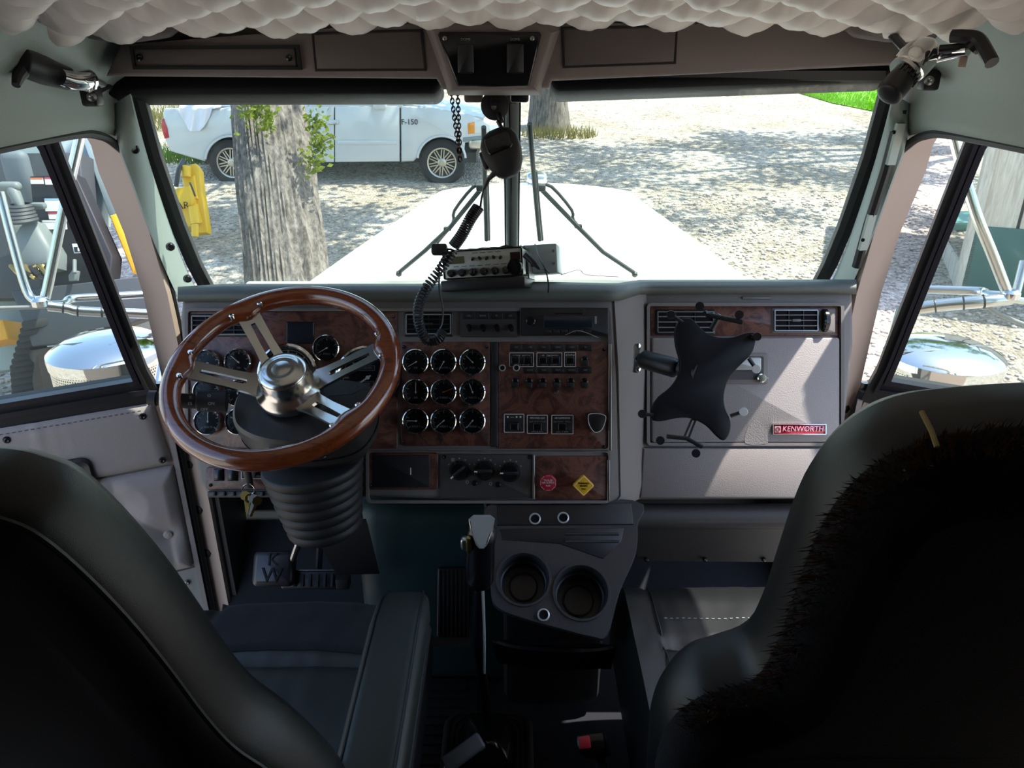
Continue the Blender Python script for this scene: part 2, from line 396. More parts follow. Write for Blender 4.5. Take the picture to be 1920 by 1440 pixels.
for k in range(-4, 5):                     # covered buttons along the front rows
    for j in range(3):
        y = .075 * (19 - j); x = .065 * (2 * k + ((19 - j) % 2))
        M = fz((x, y, ceil_z(y) - .02 * abs(x) - .004), (0, 0, -1))
        obj('button', MB().lathe([(.008, -.004), (.008, .001), (.004, .004), (0, .005)], M, 10), headl, ce)
for sgn in (-1, 1):                        # dark smooth pocket at the outer front corners of the headliner
    obj('corner_pocket', MB().lathe([(.10, 0), (.085, .012), (.04, .02), (0, .022)], fz((sgn * .66, 1.44, 2.868), (0, -.3, -1)), 24, 1, .35), headin, ce)
# side rails above the door openings
def rail(sgn):
    r = struct('trim_%d' % (1 if sgn < 0 else 2), 'green grey padded rail above the open %s door' % ('driver' if sgn < 0 else 'passenger'))
    sec = [(-.83, 2.692), (-.806, 2.688), (-.796, 2.697), (-.792, 2.715), (-.786, 2.755), (-.775, 2.775), (-.748, 2.805), (-.715, 2.855), (-.655, 2.935)]
    ys = [.3, .7, 1.0, 1.2, 1.35, 1.44, 1.50, 1.55, 1.60, 1.64, 1.675, 1.70]
    rows = []
    for y in ys:
        t = max(0, (y - 1.52) / .18); dz = -.05 * t * t; row = []
        for i, (x, z) in enumerate(sec):
            k = max(0, 1 - i / 4.5)
            row.append((x + .02 * t * (i > 4), y, z + dz * k - (.03 * t * (i > 5))))
        rows.append(row)
    mb = MB(); mb.grid(lambda a, c: rows[round(a * (len(ys) - 1))][round(c * (len(sec) - 1))], len(ys) - 1, len(sec) - 1, flip=True)
    obj('rail_pad', mb, trimgr, r, ang=50, mirror=sgn > 0)
    return r
rail(-1); rail(1)
# windscreen plane
WS0 = V((0, 2.0, 2.255)); WS1 = V((0, 1.655, 2.745)); WSU = (WS1 - WS0).normalized(); WSN = V((0, -WSU.z, WSU.y))   # normal towards the cab
def WSp(u, v, h=0): return Pn(u, v, WS0 + WSN * h, WSN)
MWS = frame(WS0, (1, 0, 0), WSU)
def WSl(u, v): q = MWS.inverted() @ WSp(u, v); return (q.x, q.y)
gl_ws = glass('windscreen_glass', 'f1f7f3', .8, .01, .008)
# glass outline in image px (left half), mirrored for the right
LE = [(262, 150), (300, 290), (345, 420), (374, 492), (404, 550), (440, 574)]
left_pts = [WSl(*q) for q in LE]
def ws_outline(sgn): 
    o = [(0.012, WSl(960, 574)[1] - .004)] + [(-x, y) for x, y in left_pts[::-1]] + [(0.012, left_pts[0][1])]
    return [(x * sgn if sgn > 0 else -x, y) for x, y in o]
for sgn, nm, lb in ((-1, 'window_1', 'left windscreen pane in front of the steering wheel'), (1, 'window_2', 'right windscreen pane in front of the passenger seat')):
    o = obj(nm, MB().prism(ws_outline(sgn), -.003, .003), gl_ws, None, MWS, ang=0); tag(o, lb, 'windscreen', kind='structure')
    po = ccw(ws_outline(sgn)); pin = inset(po, .002); pou = inset(po, -.03)
    gk = obj('gasket', MB().layers([(pou, -.01), (pou, .012), (inset(po, -.010), .014), (pin, .006), (pin, -.01)], None, False, False), rubber, o, MWS)
# centre post
cp = thing('windscreen_post', 'dark grey centre post dividing the two windscreen panes', 'post', WSp(965, 520), kind='structure')
obj('post_cover', MB().prism(rrect(-.014, -.02, .014, .62, .006), .0, .035, None, .01), mat('post_grey', '3e4343', .5), cp, MWS)
obj('post_base', MB().prism(rrect(-.02, -.02, .02, .05, .006), .0, .03, None, .01), plast, cp, MWS)
# A pillars: trim, door seal, hinge jamb
PA = [(246, 175), (262, 240), (285, 320), (318, 420), (348, 500), (372, 548)]     # front edge beside the windscreen rubber
PB = [(212, 196), (222, 268), (250, 345), (284, 440), (312, 510), (333, 556)]     # rear edge at the door opening
JB = [(-.80, 1.690, 2.660), (-.80, 1.70, 2.60), (-.80, 1.73, 2.46), (-.80, 1.76, 2.31), (-.80, 1.77, 2.10), (-.80, 1.775, 1.70), (-.80, 1.775, 1.30)]
for sgn in (-1, 1):
    side = 'driver' if sgn < 0 else 'passenger'; mr = sgn > 0
    pl = struct('trim_%d' % (3 if sgn < 0 else 4), 'green grey screwed windscreen pillar on the %s side' % side)
    A = [WSp(u, v, .03) for u, v in PA]; B = [Px(u, v, -.795) for u, v in PB]
    A = spline(A, 4); B = spline(B, 4); rows = []
    for a, c in zip(A, B):
        d = (c - a); nrm = V((.55, -.8, .15)).normalized()
        rows.append([a - nrm * .03, a, a + d * .12 + nrm * .012, a + d * .45 + nrm * .016, a + d * .8 + nrm * .010, c, c - nrm * .02])
    obj('pillar_cover', MB().grid(lambda i, j: rows[round(i * (len(rows) - 1))][round(j * 6)], len(rows) - 1, 6, flip=True), trimgr, pl, ang=50, mirror=mr)
    if sgn < 0:
        for u, v in ((253, 280), (320, 463), (352, 523)):
            q = Px(u, v, -.775); mb = MB().lathe([(.010, -.004), (.0085, .004), (.0055, .006), (.0045, .003), (0, .003)], fz(q, (.6, -.75, .1)), 14); obj('screw', mb, plast_g, pl)
    else:                                    # slotted metal strip set into the passenger pillar
        for (u0, v0, u1, v1) in ((1684, 232, 1664, 310), (1630, 404, 1612, 470)):
            a = Px(u0, v0, .765); c = Px(u1, v1, .765); w_ = V((.018, .004, 0))
            mb = MB().sheet([[a, a + w_], [c, c + w_]], .008); obj('mounting_strip', mb, mat('pale_strip', '9aa59d', .4) if 'pale_strip' not in MATS else MATS['pale_strip'], pl)
        slot = [Px(1690, 205, .775), Px(1660, 320, .775), Px(1628, 420, .775), Px(1606, 500, .775)]
        obj('channel', MB().tube(slot, .011, 8), plast, pl)
        for u, v in ((1676, 248), (1618, 450)): obj('screw', MB().lathe([(.004, -.002), (.004, .002), (0, .003)], fz(Px(u, v, .762), (-.6, -.75, .1)), 10), plast_g, pl)
    # rubber seal following the door opening
    sp = spline([(-.805, .75, 2.694), (-.805, 1.2, 2.694), (-.806, 1.48, 2.690), (-.806, 1.57, 2.680), (-.806, 1.635, 2.655)] + [(x - .004, y - .004, z) for x, y, z in JB[1:]], 5)
    obj('door_seal', MB().tube(sp, .0085, 8), rubber, pl, mirror=mr)
    # painted hinge jamb outside the seal, facing backwards
    jm = struct('trim_%d' % (5 if sgn < 0 else 6), 'beige painted hinge jamb outside the %s door seal' % side)
    jr = [[V((x + .002, y + .004, z)), V((x - .03, y + .010, z)), V((x - (.075 if z > 2.5 else .06), y + .018, z))] for x, y, z in [(JB[0][0], 1.60, 2.80)] + JB]
    obj('jamb_face', MB().sheet(jr, .03), paint_be, jm, mirror=not mr if False else mr)
    for z, y in ((2.55, 1.712), (2.23, 1.764), (2.02, 1.77)):
        obj('screw', MB().lathe([(.008, -.004), (.007, .003), (.003, .004), (0, .002)], fz((-.838, y + .008, z), (0, -1, 0)), 12), steel, jm, mirror=mr)
    # hinge with knuckles and bolts
    obj('hinge_leaf', MB().box((-.845, 1.765, 1.75), (.07, .012, .62)), doorm, jm, mirror=mr)
    for z in (1.52, 1.62, 1.72, 1.82, 1.92, 2.02):
        obj('hinge_knuckle', MB().cyl((-.872, 1.75, z), (-.872, 1.75, z + .055), .009, n=10), steel, jm, mirror=mr)
    for z in (1.56, 1.70, 1.84, 2.0):
        obj('bolt', MB().lathe([(.013, -.004), (.013, .003), (.008, .006), (0, .006)], fz((-.838, 1.757, z), (0, -1, 0)), 6), plast, jm, mirror=mr)
    # inner kick wall between jamb and firewall
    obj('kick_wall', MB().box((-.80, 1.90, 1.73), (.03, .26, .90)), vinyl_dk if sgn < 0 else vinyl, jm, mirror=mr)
# ================================================================ OVERHEAD HEADER
YH = 1.50
hd = thing('overhead_console', 'taupe overhead console across the top of the windscreen with black switch box', 'console', (0, YH, 2.78), kind='thing')
MH = frame((0, YH, 0), (1, 0, 0), (0, 0, 1))
def H(u, v, h=0): q = Py(u, v, YH - h); return (q.x, q.z)
body = [H(*q) for q in [(196, 143), (225, 84), (575, 56), (795, 42), (1020, 42), (1660, 46), (1690, 70), (1680, 122), (1300, 140), (1035, 152), (1030, 166), (830, 168), (818, 148), (590, 146)]]
obj('header_body', MB().prism(body, -.14, 0, MH, .006), headpl, hd)
def hrect(name, q, h, th, m, bev=.003):
    p = [H(u, v, h) for u, v in q]; return obj(name, MB().prism(p, h - th, h, MH, bev), m, hd)
fr = [(243, 86), (560, 84), (566, 131), (250, 130)]
po = [H(u, v, .006) for u, v in fr]; pc = ccw(po)
obj('light_frame', MB().hollow(pc, inset(pc, .005), -.002, .008, MH), plast, hd)
lp = hrect('light_panel', [(247, 90), (553, 88), (557, 127), (253, 127)], .004, .006, headin)
for u, v in ((261, 108), (542, 108)):
    q = H(u, v, .006); obj('screw', MB().lathe([(.006, 0), (.006, .003), (.003, .004), (0, .002)], MH @ T(q[0], q[1], .004), 12), plast_g, hd)
for q in ([(583, 60), (793, 54), (800, 133), (590, 134)], [(1052, 50), (1272, 46), (1268, 120), (1055, 128)]):
    pc = ccw([H(u, v, .004) for u, v in q]); obj('panel_groove', MB().hollow(pc, inset(pc, .003), -.002, .0015, MH), plast_m, hd)
    pc2 = inset(pc, .004); obj('cover_panel', MB().prism(pc2, -.002, .003, MH, .002), headin, hd)
# centre switch pod
pod = ccw([H(*q, .03) for q in [(800, 44), (1022, 44), (1040, 60), (1005, 168), (846, 168), (808, 60)]])
obj('pod_body', MB().layers([(inset(pod, -.012), -.01), (inset(pod, -.004), .018), (pod, .026), (inset(pod, .006), .030)], MH), headpl, hd)
sb = ccw([H(*q, .034) for q in [(824, 60), (1012, 60), (1015, 66), (992, 163), (858, 163), (821, 66)]])
sbx = obj('switch_box', MB().prism(sb, .01, .036, MH, .004), plast_g, hd)
for u in (873, 966):
    q0 = H(u - 16, 82, .04); q1 = H(u + 16, 138, .04)
    s1 = obj('rocker_switch', MB().prism(rrect(q0[0], q1[1], q1[0], q0[1], .003), .034, .043, MH, .003), plast, hd)
    text('legend', 'DOME', .006, MH @ T(*H(u, 74, .04), .0365), grey_ink, s1)
for u, v in ((834, 72), (998, 72)):
    q = H(u, v, .036); obj('screw', MB().lathe([(.004, 0), (.004, .002), (.002, .003), (0, .001)], MH @ T(q[0], q[1], .036), 10), steel, hd)
for u in (888, 974):
    q = P(u, 180, 1.47); obj('bracket_clip', MB().rbox((0, 0, 0), (.035, .03, .022), .005, 2, T(*q)), plast if u > 900 else headpl, hd)
# sun visors
visor_m = mat('visor_black_vinyl', '0d0e10', .6, bump=.3, scale=400, spec=.2)
for sgn, (ul, ur), vt, lb in ((-1, (170, 826), (153, 151), 'black sun visor folded up on the driver side'), (1, (1034, 1690), (145, 130), 'black sun visor folded up on the passenger side')):
    vi = thing('sun_visor', lb, 'visor', P((ul + ur) / 2, vt[0], 1.50), group='sun visors under the overhead console')
    a = P(ul, vt[0] if sgn < 0 else 147, 1.50); c = P(ur, vt[1] if sgn < 0 else 124, 1.50)
    ax = (c - a).normalized(); L = (c - a).length
    M = frame((a + c) / 2, ax, (0, .35, .94))
    po = rrect(-L / 2, -.022, L / 2, .022, .02, 6)
    obj('visor_pad', MB().layers([(inset(po, .012), -.09), (po, -.08), (po, -.012), (inset(po, .004), -.003), (inset(po, .012), 0)], M), visor_m, vi, ang=60)
    obj('visor_rod', MB().cyl(M @ V((-L / 2 + .05, .012, -.006)), M @ V((L / 2 - .05, .012, -.006)), .004, n=8), plast_g, vi)
    e = -1 if sgn < 0 else 1
    bk = Px(172 if sgn < 0 else 1742, 180 if sgn < 0 else 150, e * .745)
    obj('visor_bracket', MB().rbox((0, 0, 0), (.03, .03, .035), .006, 2, T(*bk)), plast, vi)
    obj('bracket_screw', MB().lathe([(.008, 0), (.008, .004), (.004, .006), (0, .003)], fz(bk + V((-e * .008, -.016, 0)), (-e * .3, -1, 0)), 12), steel, vi)
    obj('bracket_arm', MB().tube([bk, M @ V((e * (L / 2 - .03), 0, -.02))], .008, 8), plast, vi)
# ================================================================ OPEN DOORS
TH = R(65)
HX, HY = -.80, 1.75
MD = frame((HX, HY, 0), (sin(TH), cos(TH), 0), (0, 0, 1))      # local x points to the hinge (so x = -s), y = height, z = into the cab
def door(sgn):
    mr = sgn > 0; side = 'driver' if not mr else 'passenger'
    d = struct('door_%d' % (1 if not mr else 2), '%s door swung wide open with beige padded panel and black framed window' % side)
    def part(name, mb, m, parent=d, ang=35):
        mb.v = [tuple(MD @ V(q)) for q in mb.v]; return obj(name, mb, m, parent, ang=ang, mirror=mr)
    f = [(-s, z) for s, z in ((.055, 1.28), (.055, 1.95), (.075, 2.06), (.165, 2.70), (.20, 2.76), (.80, 2.76), (.88, 2.70), (.90, 1.28))]
    # window: outer frame, inner opening; unseen top raised to block sun from the lower dash
    fo = [(-s, z) for s, z in ((.062, 2.035), (.085, 2.12), (.125, 2.40), (.165, 2.68), (.235, 2.845), (.80, 2.845), (.885, 2.76), (.885, 2.10), (.85, 2.035))]
    fi = [(-s, z) for s, z in ((.118, 2.10), (.128, 2.16), (.162, 2.40), (.198, 2.64), (.255, 2.79), (.78, 2.79), (.835, 2.72), (.835, 2.13), (.81, 2.09))]
    fo = ccw(fo); fi = ccw(fi)
    part('window_frame', MB().hollow(fo, fi, -.05, .0), rubber)
    md = [((a[0] * .55 + c[0] * .45), (a[1] * .55 + c[1] * .45)) for a, c in zip(fo, fi)]; md2 = [((a[0] * .35 + c[0] * .65), (a[1] * .35 + c[1] * .65)) for a, c in zip(fo, fi)]
    part('window_channel', MB().hollow(md, md2, -.01, .010), rubber_gl)
    part('window_seal', MB().hollow(inset(fi, -.010), inset(fi, .002), -.02, .006), rubber_gl)
    gp = part('window_pane', MB().prism(inset(fi, -.006), -.030, -.026), glass('door_glass', 'eef3f0', .9, .01, .04) if 'door_glass' not in MATS else MATS['door_glass'], ang=0)
    # shell and panels
    part('door_shell', MB().prism([(-.055, 1.28), (-.90, 1.28), (-.90, 2.05), (-.075, 2.05), (-.055, 1.95)], -.075, -.004), paint_be)
    part('edge_seal', MB().tube([(-.048, 1.28, -.012), (-.048, 1.95, -.012), (-.066, 2.06, -.012)], .011, 8), rubber)
    up_ = [(-.072, 1.865), (-.885, 1.865), (-.885, 2.04), (-.088, 2.04)]
    def upper(a, c):
        s = .072 + (.885 - .072) * a + .016 * c * (1 - a); z = 1.865 + .173 * c
        e = min(1, a / .03, (1 - a) / .03, c / .15, (1 - c) / .15)
        wr = max(0, noise.noise((s * 34, z * 3, 2))) * .006 * c * max(0, min(1, (s - .2) / .15))
        return (-s, z, .002 + .014 * max(0, e) ** .5 + wr)
    part('upper_pad', MB().grid(upper, 120, 20, flip=True), doorv, ang=60)
    bt = [(.215, 1.775), (.115, 1.665), (.315, 1.665), (.415, 1.775), (.515, 1.665), (.615, 1.775), (.715, 1.665), (.80, 1.775)]
    def tufted(a, c):
        s = .070 + .815 * a; z = 1.545 + .315 * c
        e = max(0, min(1, a / .04, (1 - a) / .04, c / .12, (1 - c) / .12)) ** .5
        dm = min(sqrt((s - x) ** 2 + (z - y) ** 2) for x, y in bt)
        # creases run between neighbouring buttons and out to the edges
        cr = 1.0
        for i, (x, y) in enumerate(bt):
            for x2, y2 in bt[i + 1:]:
                if 0.05 < abs(x - x2) < .14 and abs(y - y2) > .05:
                    t = max(0, min(1, ((s - x) * (x2 - x) + (z - y) * (y2 - y)) / ((x2 - x) ** 2 + (y2 - y) ** 2)))
                    cr = min(cr, sqrt((s - x - t * (x2 - x)) ** 2 + (z - y - t * (y2 - y)) ** 2) / .03)
            ye = 1.86 if y > 1.7 else 1.545
            if abs(z - y) < abs(ye - y) and (z - y) * (ye - y) > 0: cr = min(cr, abs(s - x) / .03)
        return (-s, z, .002 + .026 * e * min(1, dm / .07) ** .6 * (.7 + .3 * min(1, cr) ** .5))
    part('tufted_pad', MB().grid(tufted, 150, 60, flip=True), doorv, ang=60)
    for s, z in bt: part('button', MB().lathe([(.013, 0), (.013, .006), (.009, .011), (0, .013)], T(-s, z, .004), 16), doorv)
    part('kick_plate', MB().prism([(-.066, 1.30), (-.885, 1.30), (-.885, 1.54), (-.066, 1.54)], -.004, .004), doorm)
    for s, z in ((.095, 1.50), (.085, 1.40), (.30, 1.50), (.5, 1.50)): part('screw', MB().lathe([(.009, 0), (.008, .004), (.003, .006), (0, .004)], T(-s, z, .004), 12), steel)
    for s, z in ((.115, 2.012), (.092, 1.885), (.40, 2.012)): part('screw', MB().lathe([(.009, 0), (.007, .004), (.004, .005), (0, .002)], T(-s, z, .015), 12), plast_g)
    # edge strip along the front of the pads
    part('edge_strip', MB().box((-.062, 1.67, .0), (.012, .74, .014)), doorv)
    # stitched seam: small dashes under the window sill
    sm = MB()
    for k in range(60): s = .12 + k * .0125; sm.box((-s, 2.028, .0165), (.007, .002, .002))
    part('stitching', sm, headin)['kind'] = 'stuff'
    # latch bezel
    po = rrect(-.42, 1.845, -.245, 1.935, .025, 5); pi_ = rrect(-.402, 1.862, -.265, 1.918, .018, 5)
    hb = part('latch_bezel', MB().layers([(po, .0), (po, .022), (inset(po, .006), .028), (inset(po, .012), .026), (pi_, .020), (pi_, .010)], None, False, False), plast)
    part('latch_recess', MB().prism(pi_, .006, .013), headin)
    part('latch_paddle', MB().prism(rrect(-.392, 1.868, -.315, 1.912, .006), .012, .024, None, .004), silver)
    part('armrest', MB().rbox((-.62, 1.80, .04), (.34, .05, .08), .02, 3), doorv)
    return d
door(-1); door(1)
# ================================================================ DASHBOARD
DA, DB = 1.68, 1.76
def DM(D): return frame(P(960, 720, D), rt, up)
def L(u, v, D): return ((u - 960) * D / F, (720 - v) * D / F)
def at(u, v, D): return DM(D) @ T(*L(u, v, D), 0)
def px(n, D): return n * D / F
dash = thing('dashboard', 'grey truck dashboard with burl wood panels, chrome gauges and a glovebox', 'dashboard', (0, 1.6, 1.9))
def dp(name, q, D, th, m, parent=None, bev=.003, r=None):
    poly = [L(u, v, D) for u, v in q]
    if r is not None: (x0, y0), (x1, y1) = poly[0], poly[2]; poly = rrect(x0, y0, x1, y1, r)
    return obj(name, MB().prism(poly, -th, 0, None, bev), m, parent or dash, DM(D))
def rc(u0, v0, u1, v1): return [(u0, v0), (u1, v0), (u1, v1), (u0, v1)]
def rimf(name, q, D, w_, h, m, parent=None, r=.006):
    a = [L(u, v, D) for u, v in q]; po = rrect(a[0][0], a[2][1], a[2][0], a[0][1], r); 
    return obj(name, MB().hollow(po, inset(po, w_), -h, .0), m, parent or dash, DM(D))
# bodies: driver binnacle (nearer) and passenger side (set back)
dp('binnacle_body', [(340, 560), (1150, 556), (1160, 700), (1166, 930), (1150, 950), (690, 932), (520, 934), (392, 934), (372, 905), (352, 780), (336, 600)], DA, .17, vinyl, bev=.01)
dp('passenger_body', [(1140, 540), (1600, 540), (1602, 640), (1585, 800), (1560, 936), (1150, 938)], DB, .17, vinyl, bev=.01)
# slanted cheek between the two
ck = [[P(1152, 560, DA), P(1178, 552, DA + .03), P(1212, 545, DB)], [P(1160, 700, DA), P(1184, 700, DA + .03), P(1214, 700, DB)], [P(1164, 930, DA), P(1188, 920, DA + .03), P(1206, 905, DB)], [P(1150, 951, DA), P(1180, 944, DA + .03), P(1200, 935, DB)]]
obj('cheek', MB().sheet(ck, .03), vinyl, dash, ang=80)
# padded top with rolled lip, sloping down to the windscreen
def padrow(u):
    t = max(0, min(1, (u - 1150) / 60)); e = t * t * (3 - 2 * t); D = DA + (DB - DA) * e
    vt = 531 - 8 * e + (6 * max(0, (420 - u) / 90) if u < 420 else 0) - 4 * max(0, 1 - abs(u - 1010) / 200)
    lo = 566 - 14 * e
    pts = [P(u, lo, D + .01), P(u, lo - 1, D - .012), P(u, lo - 8, D - .024), P(u, (lo + vt) / 2, D - .026), P(u, vt + 6, D - .012), P(u, vt + 1, D + .018)]
    q = pts[-1]; b_ = V((q.x * 1.04, 1.985, 2.235)); pts += [q.lerp(b_, .3) + V((0, 0, .004)), q.lerp(b_, .65) + V((0, 0, .003)), b_]
    return pts
us = [333, 336, 345] + list(range(360, 1600, 20)) + [1592, 1602, 1606]
rows = [padrow(u) for u in us]
obj('top_pad', MB().sheet(rows, .012), pad, dash, ang=70)
# raised outline rims of the binnacle openings
def burlp(name, q, D=DA - .004, th=.01, r=.006): return dp(name, q, D, th, burl, r=r, bev=.0015)
burlp('cluster_panel', rc(352, 584, 745, 842)); burlp('gauge_panel', rc(752, 641, 919, 836)); burlp('switch_panel', rc(934, 641, 1141, 846))
dp('panel_divider', rc(920, 641, 934, 838), DA - .006, .012, plast_m)
burlp('brake_panel', rc(1003, 855, 1139, 937)); burlp('key_panel', rc(692, 849, 821, 918)); burlp('lower_left_panel', rc(386, 876, 520, 918), DA - .004)
dp('heater_panel', rc(825, 852, 1000, 935), DA - .005, .01, vinyl_dk, r=.004, bev=.002)
for q in (rc(347, 578, 1146, 847), rc(686, 843, 1146, 944)): rimf('opening_rim', q, DA - .009, .006, .012, vinyl, r=.012)
for u0, v0, u1, v1 in ((1141, 645, 1147, 845), (1139, 862, 1144, 940), (999, 853, 1003, 936)):
    dp('bright_edge', rc(u0, v0, u1, v1), DA - .0095, .006, steel, bev=.001)
for u, v in ((367, 595), (738, 594), (757, 650), (757, 828), (913, 650), (1133, 655), (1133, 838), (833, 857), (993, 857), (697, 910), (394, 910)):
    obj('screw', MB().lathe([(.004, -.002), (.004, .0015), (.002, .002), (0, .0005)], at(u, v, DA - .0045), 10), plast_g, dash)
dp('lower_lip', rc(388, 921, 530, 933), DA - .008, .02, vinyl_dk, r=.004)
for u in range(398, 530, 18): dp('lip_clip', rc(u, 922, u + 6, 930), DA - .012, .008, plast, bev=.001)
# vents ------------------------------------------------------------
def vent(u0, v0, u1, v1, D, nh=3, nv=2, knob=None, m=plast):
    v = dp('air_vent', rc(u0, v0, u1, v1), D, .012, m, r=.004)
    a = L(u0 + 4, v0 + 4, D); c = L(u1 - 4, v1 - 4, D)
    if knob: c = (L(knob - 14, 0, D)[0], c[1])
    obj('vent_throat', MB().prism(rrect(a[0], a[1], c[0], c[1], .003), -.002, .0006), dial, v, DM(D))
    po = rrect(a[0], a[1], c[0], c[1], .003); obj('vent_rim', MB().hollow(po, inset(po, .0022), 0, .005), steel if D > 1.7 else grey_ink, v, DM(D))
    for k in range(nh):
        y = a[1] + (c[1] - a[1]) * (k + 1) / (nh + 1); obj('slat', MB().box(((a[0] + c[0]) / 2, y, .002), (abs(c[0] - a[0]) - .003, .0022, .006)), vinyl if D > 1.7 else plast, v, DM(D))
    for k in range(nv):
        x = a[0] + (c[0] - a[0]) * (k + 1) / (nv + 1); obj('fin', MB().box((x, (a[1] + c[1]) / 2, .001), (.0018, abs(c[1] - a[1]) - .003, .005)), plast, v, DM(D))
    obj('thumb_tab', MB().rbox(((a[0] + c[0]) / 2, (a[1] + c[1]) / 2, .005), (.02, .006, .006), .002, 2), vinyl if D > 1.7 else plast, v, DM(D))
    if knob:
        obj('vent_wheel', MB().lathe([(.0, -.004), (.017, -.004), (.0195, 0), (.0195, .009), (.016, .013), (0, .014)], at(knob, (v0 + v1) / 2, D) @ Matrix.Rotation(R(90), 4, 'Y') @ T(0, 0, -.005) @ Matrix.Diagonal((1.15, 1.35, .8, 1)), 24), plast_g, v)
    return v
vent(356, 588, 470, 632, DA - .006, 3, 3, None); vent(757, 585, 850, 631, DA - .006, 3, 3)
vent(1228, 580, 1342, 628, DB - .006, 3, 2); vent(1447, 577, 1567, 625, DB - .006, 3, 2, 1547, vinyl)
# small switch block and stereo in the centre top row
sw = dp('upper_switch_block', rc(862, 583, 971, 632), DA - .005, .01, vinyl_dk, r=.003, bev=.001)
for k in range(4):
    u = 868 + k * 26; w1 = dp('warning_lamp', rc(u, 586, u + 23, 598), DA - .007, .006, plast, sw, .001)
    text('legend', ('FUEL', 'BRAKE', 'HI', 'ABS')[k], .0045, at(u + 11, 592, DA - .0075), grey_ink, w1)
    obj('toggle', MB().tube([(0, 0, 0), (.002, -.004, .010), (.003, -.010, .016)], [.006, .0055, .004], 10), plast_g, sw, at(u + 11, 612, DA - .006))
rd = dp('stereo', rc(975, 577, 1141, 629), DA - .012, .018, plast, r=.003, bev=.0015)
dp('stereo_display', rc(1020, 592, 1112, 614), DA - .0125, .006, screen, rd, .001); dp('stereo_slot', rc(1040, 587, 1092, 589), DA - .013, .006, dial, rd, 0)
for k in range(6): dp('stereo_button', rc(1022 + k * 15, 618, 1034 + k * 15, 624), DA - .0135, .006, plast_m, rd, .001)
obj('stereo_knob', MB().lathe([(.010, 0), (.010, .008), (.008, .010), (0, .010)], at(995, 602, DA - .012), 20), plast_g, rd)
dp('stereo_tag', rc(1115, 593, 1119, 607), DA - .0135, .004, grey_ink, rd, 0)
obj('loose_wire', MB().tube(spline([at(1060, 628, DA - .02).translation, at(1085, 620, DA - .03).translation, at(1122, 633, DA - .02).translation], 5), .0008, 6), grey_ink, rd)
# gauges -----------------------------------------------------------
gcache = {}
def gauge(u, v, rpx, D, ang, ticks=9, orange=False, nm='gauge', words=None):
    r = px(rpx, D)
    key = (rpx, ticks, orange)
    if key not in gcache:
        fc = MB().lathe([(r * .94, -.012), (r * .94, .001), (0, .001)], n=40)
        bz = MB().lathe([(r * .80, .002), (r * .84, .009), (r * .90, .0125), (r * .96, .011), (r, .006), (r, -.002)], n=40)
        nd = MB().box((0, r * .28, .005), (r * .045, r * .78, .001)).lathe([(r * .06, .003), (r * .06, .006), (0, .0065)], n=14)
        tk = MB()
        for k in range(ticks):
            a = R(225 - 270 * k / (ticks - 1)); w_ = .05 if k % 2 == 0 else .03
            tk.box((r * .66, 0, .0016), (r * (.17 if k % 2 == 0 else .1), r * w_, .0006), Matrix.Rotation(a, 4, 'Z'))
        n = 30
        for k in range(n):
            a = R(225 - 270 * (k + .5) / n); tk.box((r * .75, 0, .0016), (r * .018, r * .13, .0006), Matrix.Rotation(a, 4, 'Z'))
        gcache[key] = [fc.mesh('face'), bz.mesh('bezel'), nd.mesh('needle'), tk.mesh('marks', 0), MB().lathe([(r * .82, .0075), (0, .0085)], n=40).mesh('lens')]
    me = gcache[key]; M = at(u, v, D)
    g_ = obj(nm, me[0], dial, dash, M); obj('bezel', me[1], chrome, g_, M)
    obj('needle', me[2], orange_n if orange else white_ink, g_, M @ Matrix.Rotation(R(ang), 4, 'Z'))
    obj('dial_marks', me[3], grey_ink, g_, M, kind='stuff'); obj('lens', me[4], lens, g_, M)
    if words: text('dial_lettering', words, r * .2, M @ T(0, -r * .42, .0018), grey_ink, g_)
    return g_
DG = DA - .008
names9 = ['OIL', 'WATER', 'FUEL', 'AIR', 'TURBO', 'VOLTS', 'AXLE F', 'AXLE R', 'TRANS']
an9 = [120, 150, 45, 0, -70, 20, 90, 130, 140]
for i in range(9):
    gauge((780, 832, 886)[i % 3], (679, 735, 789)[i // 3] + (-1, 0, 1)[i % 3] * 0, 25.5, DG, an9[i], orange=(i == 4), words=names9[i])
for (u, v, a, wds) in ((390, 681, 100, 'AIR'), (448, 679, 50, 'PSI'), (389, 735, 140, 'FUEL'), (447, 737, 0, 'OIL'), (391, 790, 0, 'VOLTS'), (449, 790, 60, 'TEMP'), (613, 653, 120, 'PYRO')):
    gauge(u, v, 26, DG, a, words=wds)
gauge(541, 700, 58, DG, 130, 13, nm='tachometer', words='RPM')
sp = gauge(690, 708, 62, DG, 125, 13, nm='speedometer', words='MPH')
for v, s_, w_ in ((690, '0000194', 34), (720, '00000', 30)):
    q = dp('odometer_window', rc(686 - w_ / 2, v - 5, 686 + w_ / 2, v + 5), DG - .0025, .001, plast, sp, 0)
    a = L(686 - w_ / 2, v - 5, DG - .003); c = L(686 + w_ / 2, v + 5, DG - .003); po = rrect(a[0], a[1], c[0], c[1], .0005)
    obj('odometer_frame', MB().hollow(po, inset(po, .0008), 0, .0005), grey_ink, sp, DM(DG - .003)); text('odometer_digits', s_, .007, at(686, v, DG - .0035), grey_ink, sp)
ds = dp('dark_display', rc(536, 603, 589, 645), DA - .007, .008, plast, r=.002); dp('display_glass', rc(539, 606, 586, 642), DA - .0075, .006, screen, ds, 0)
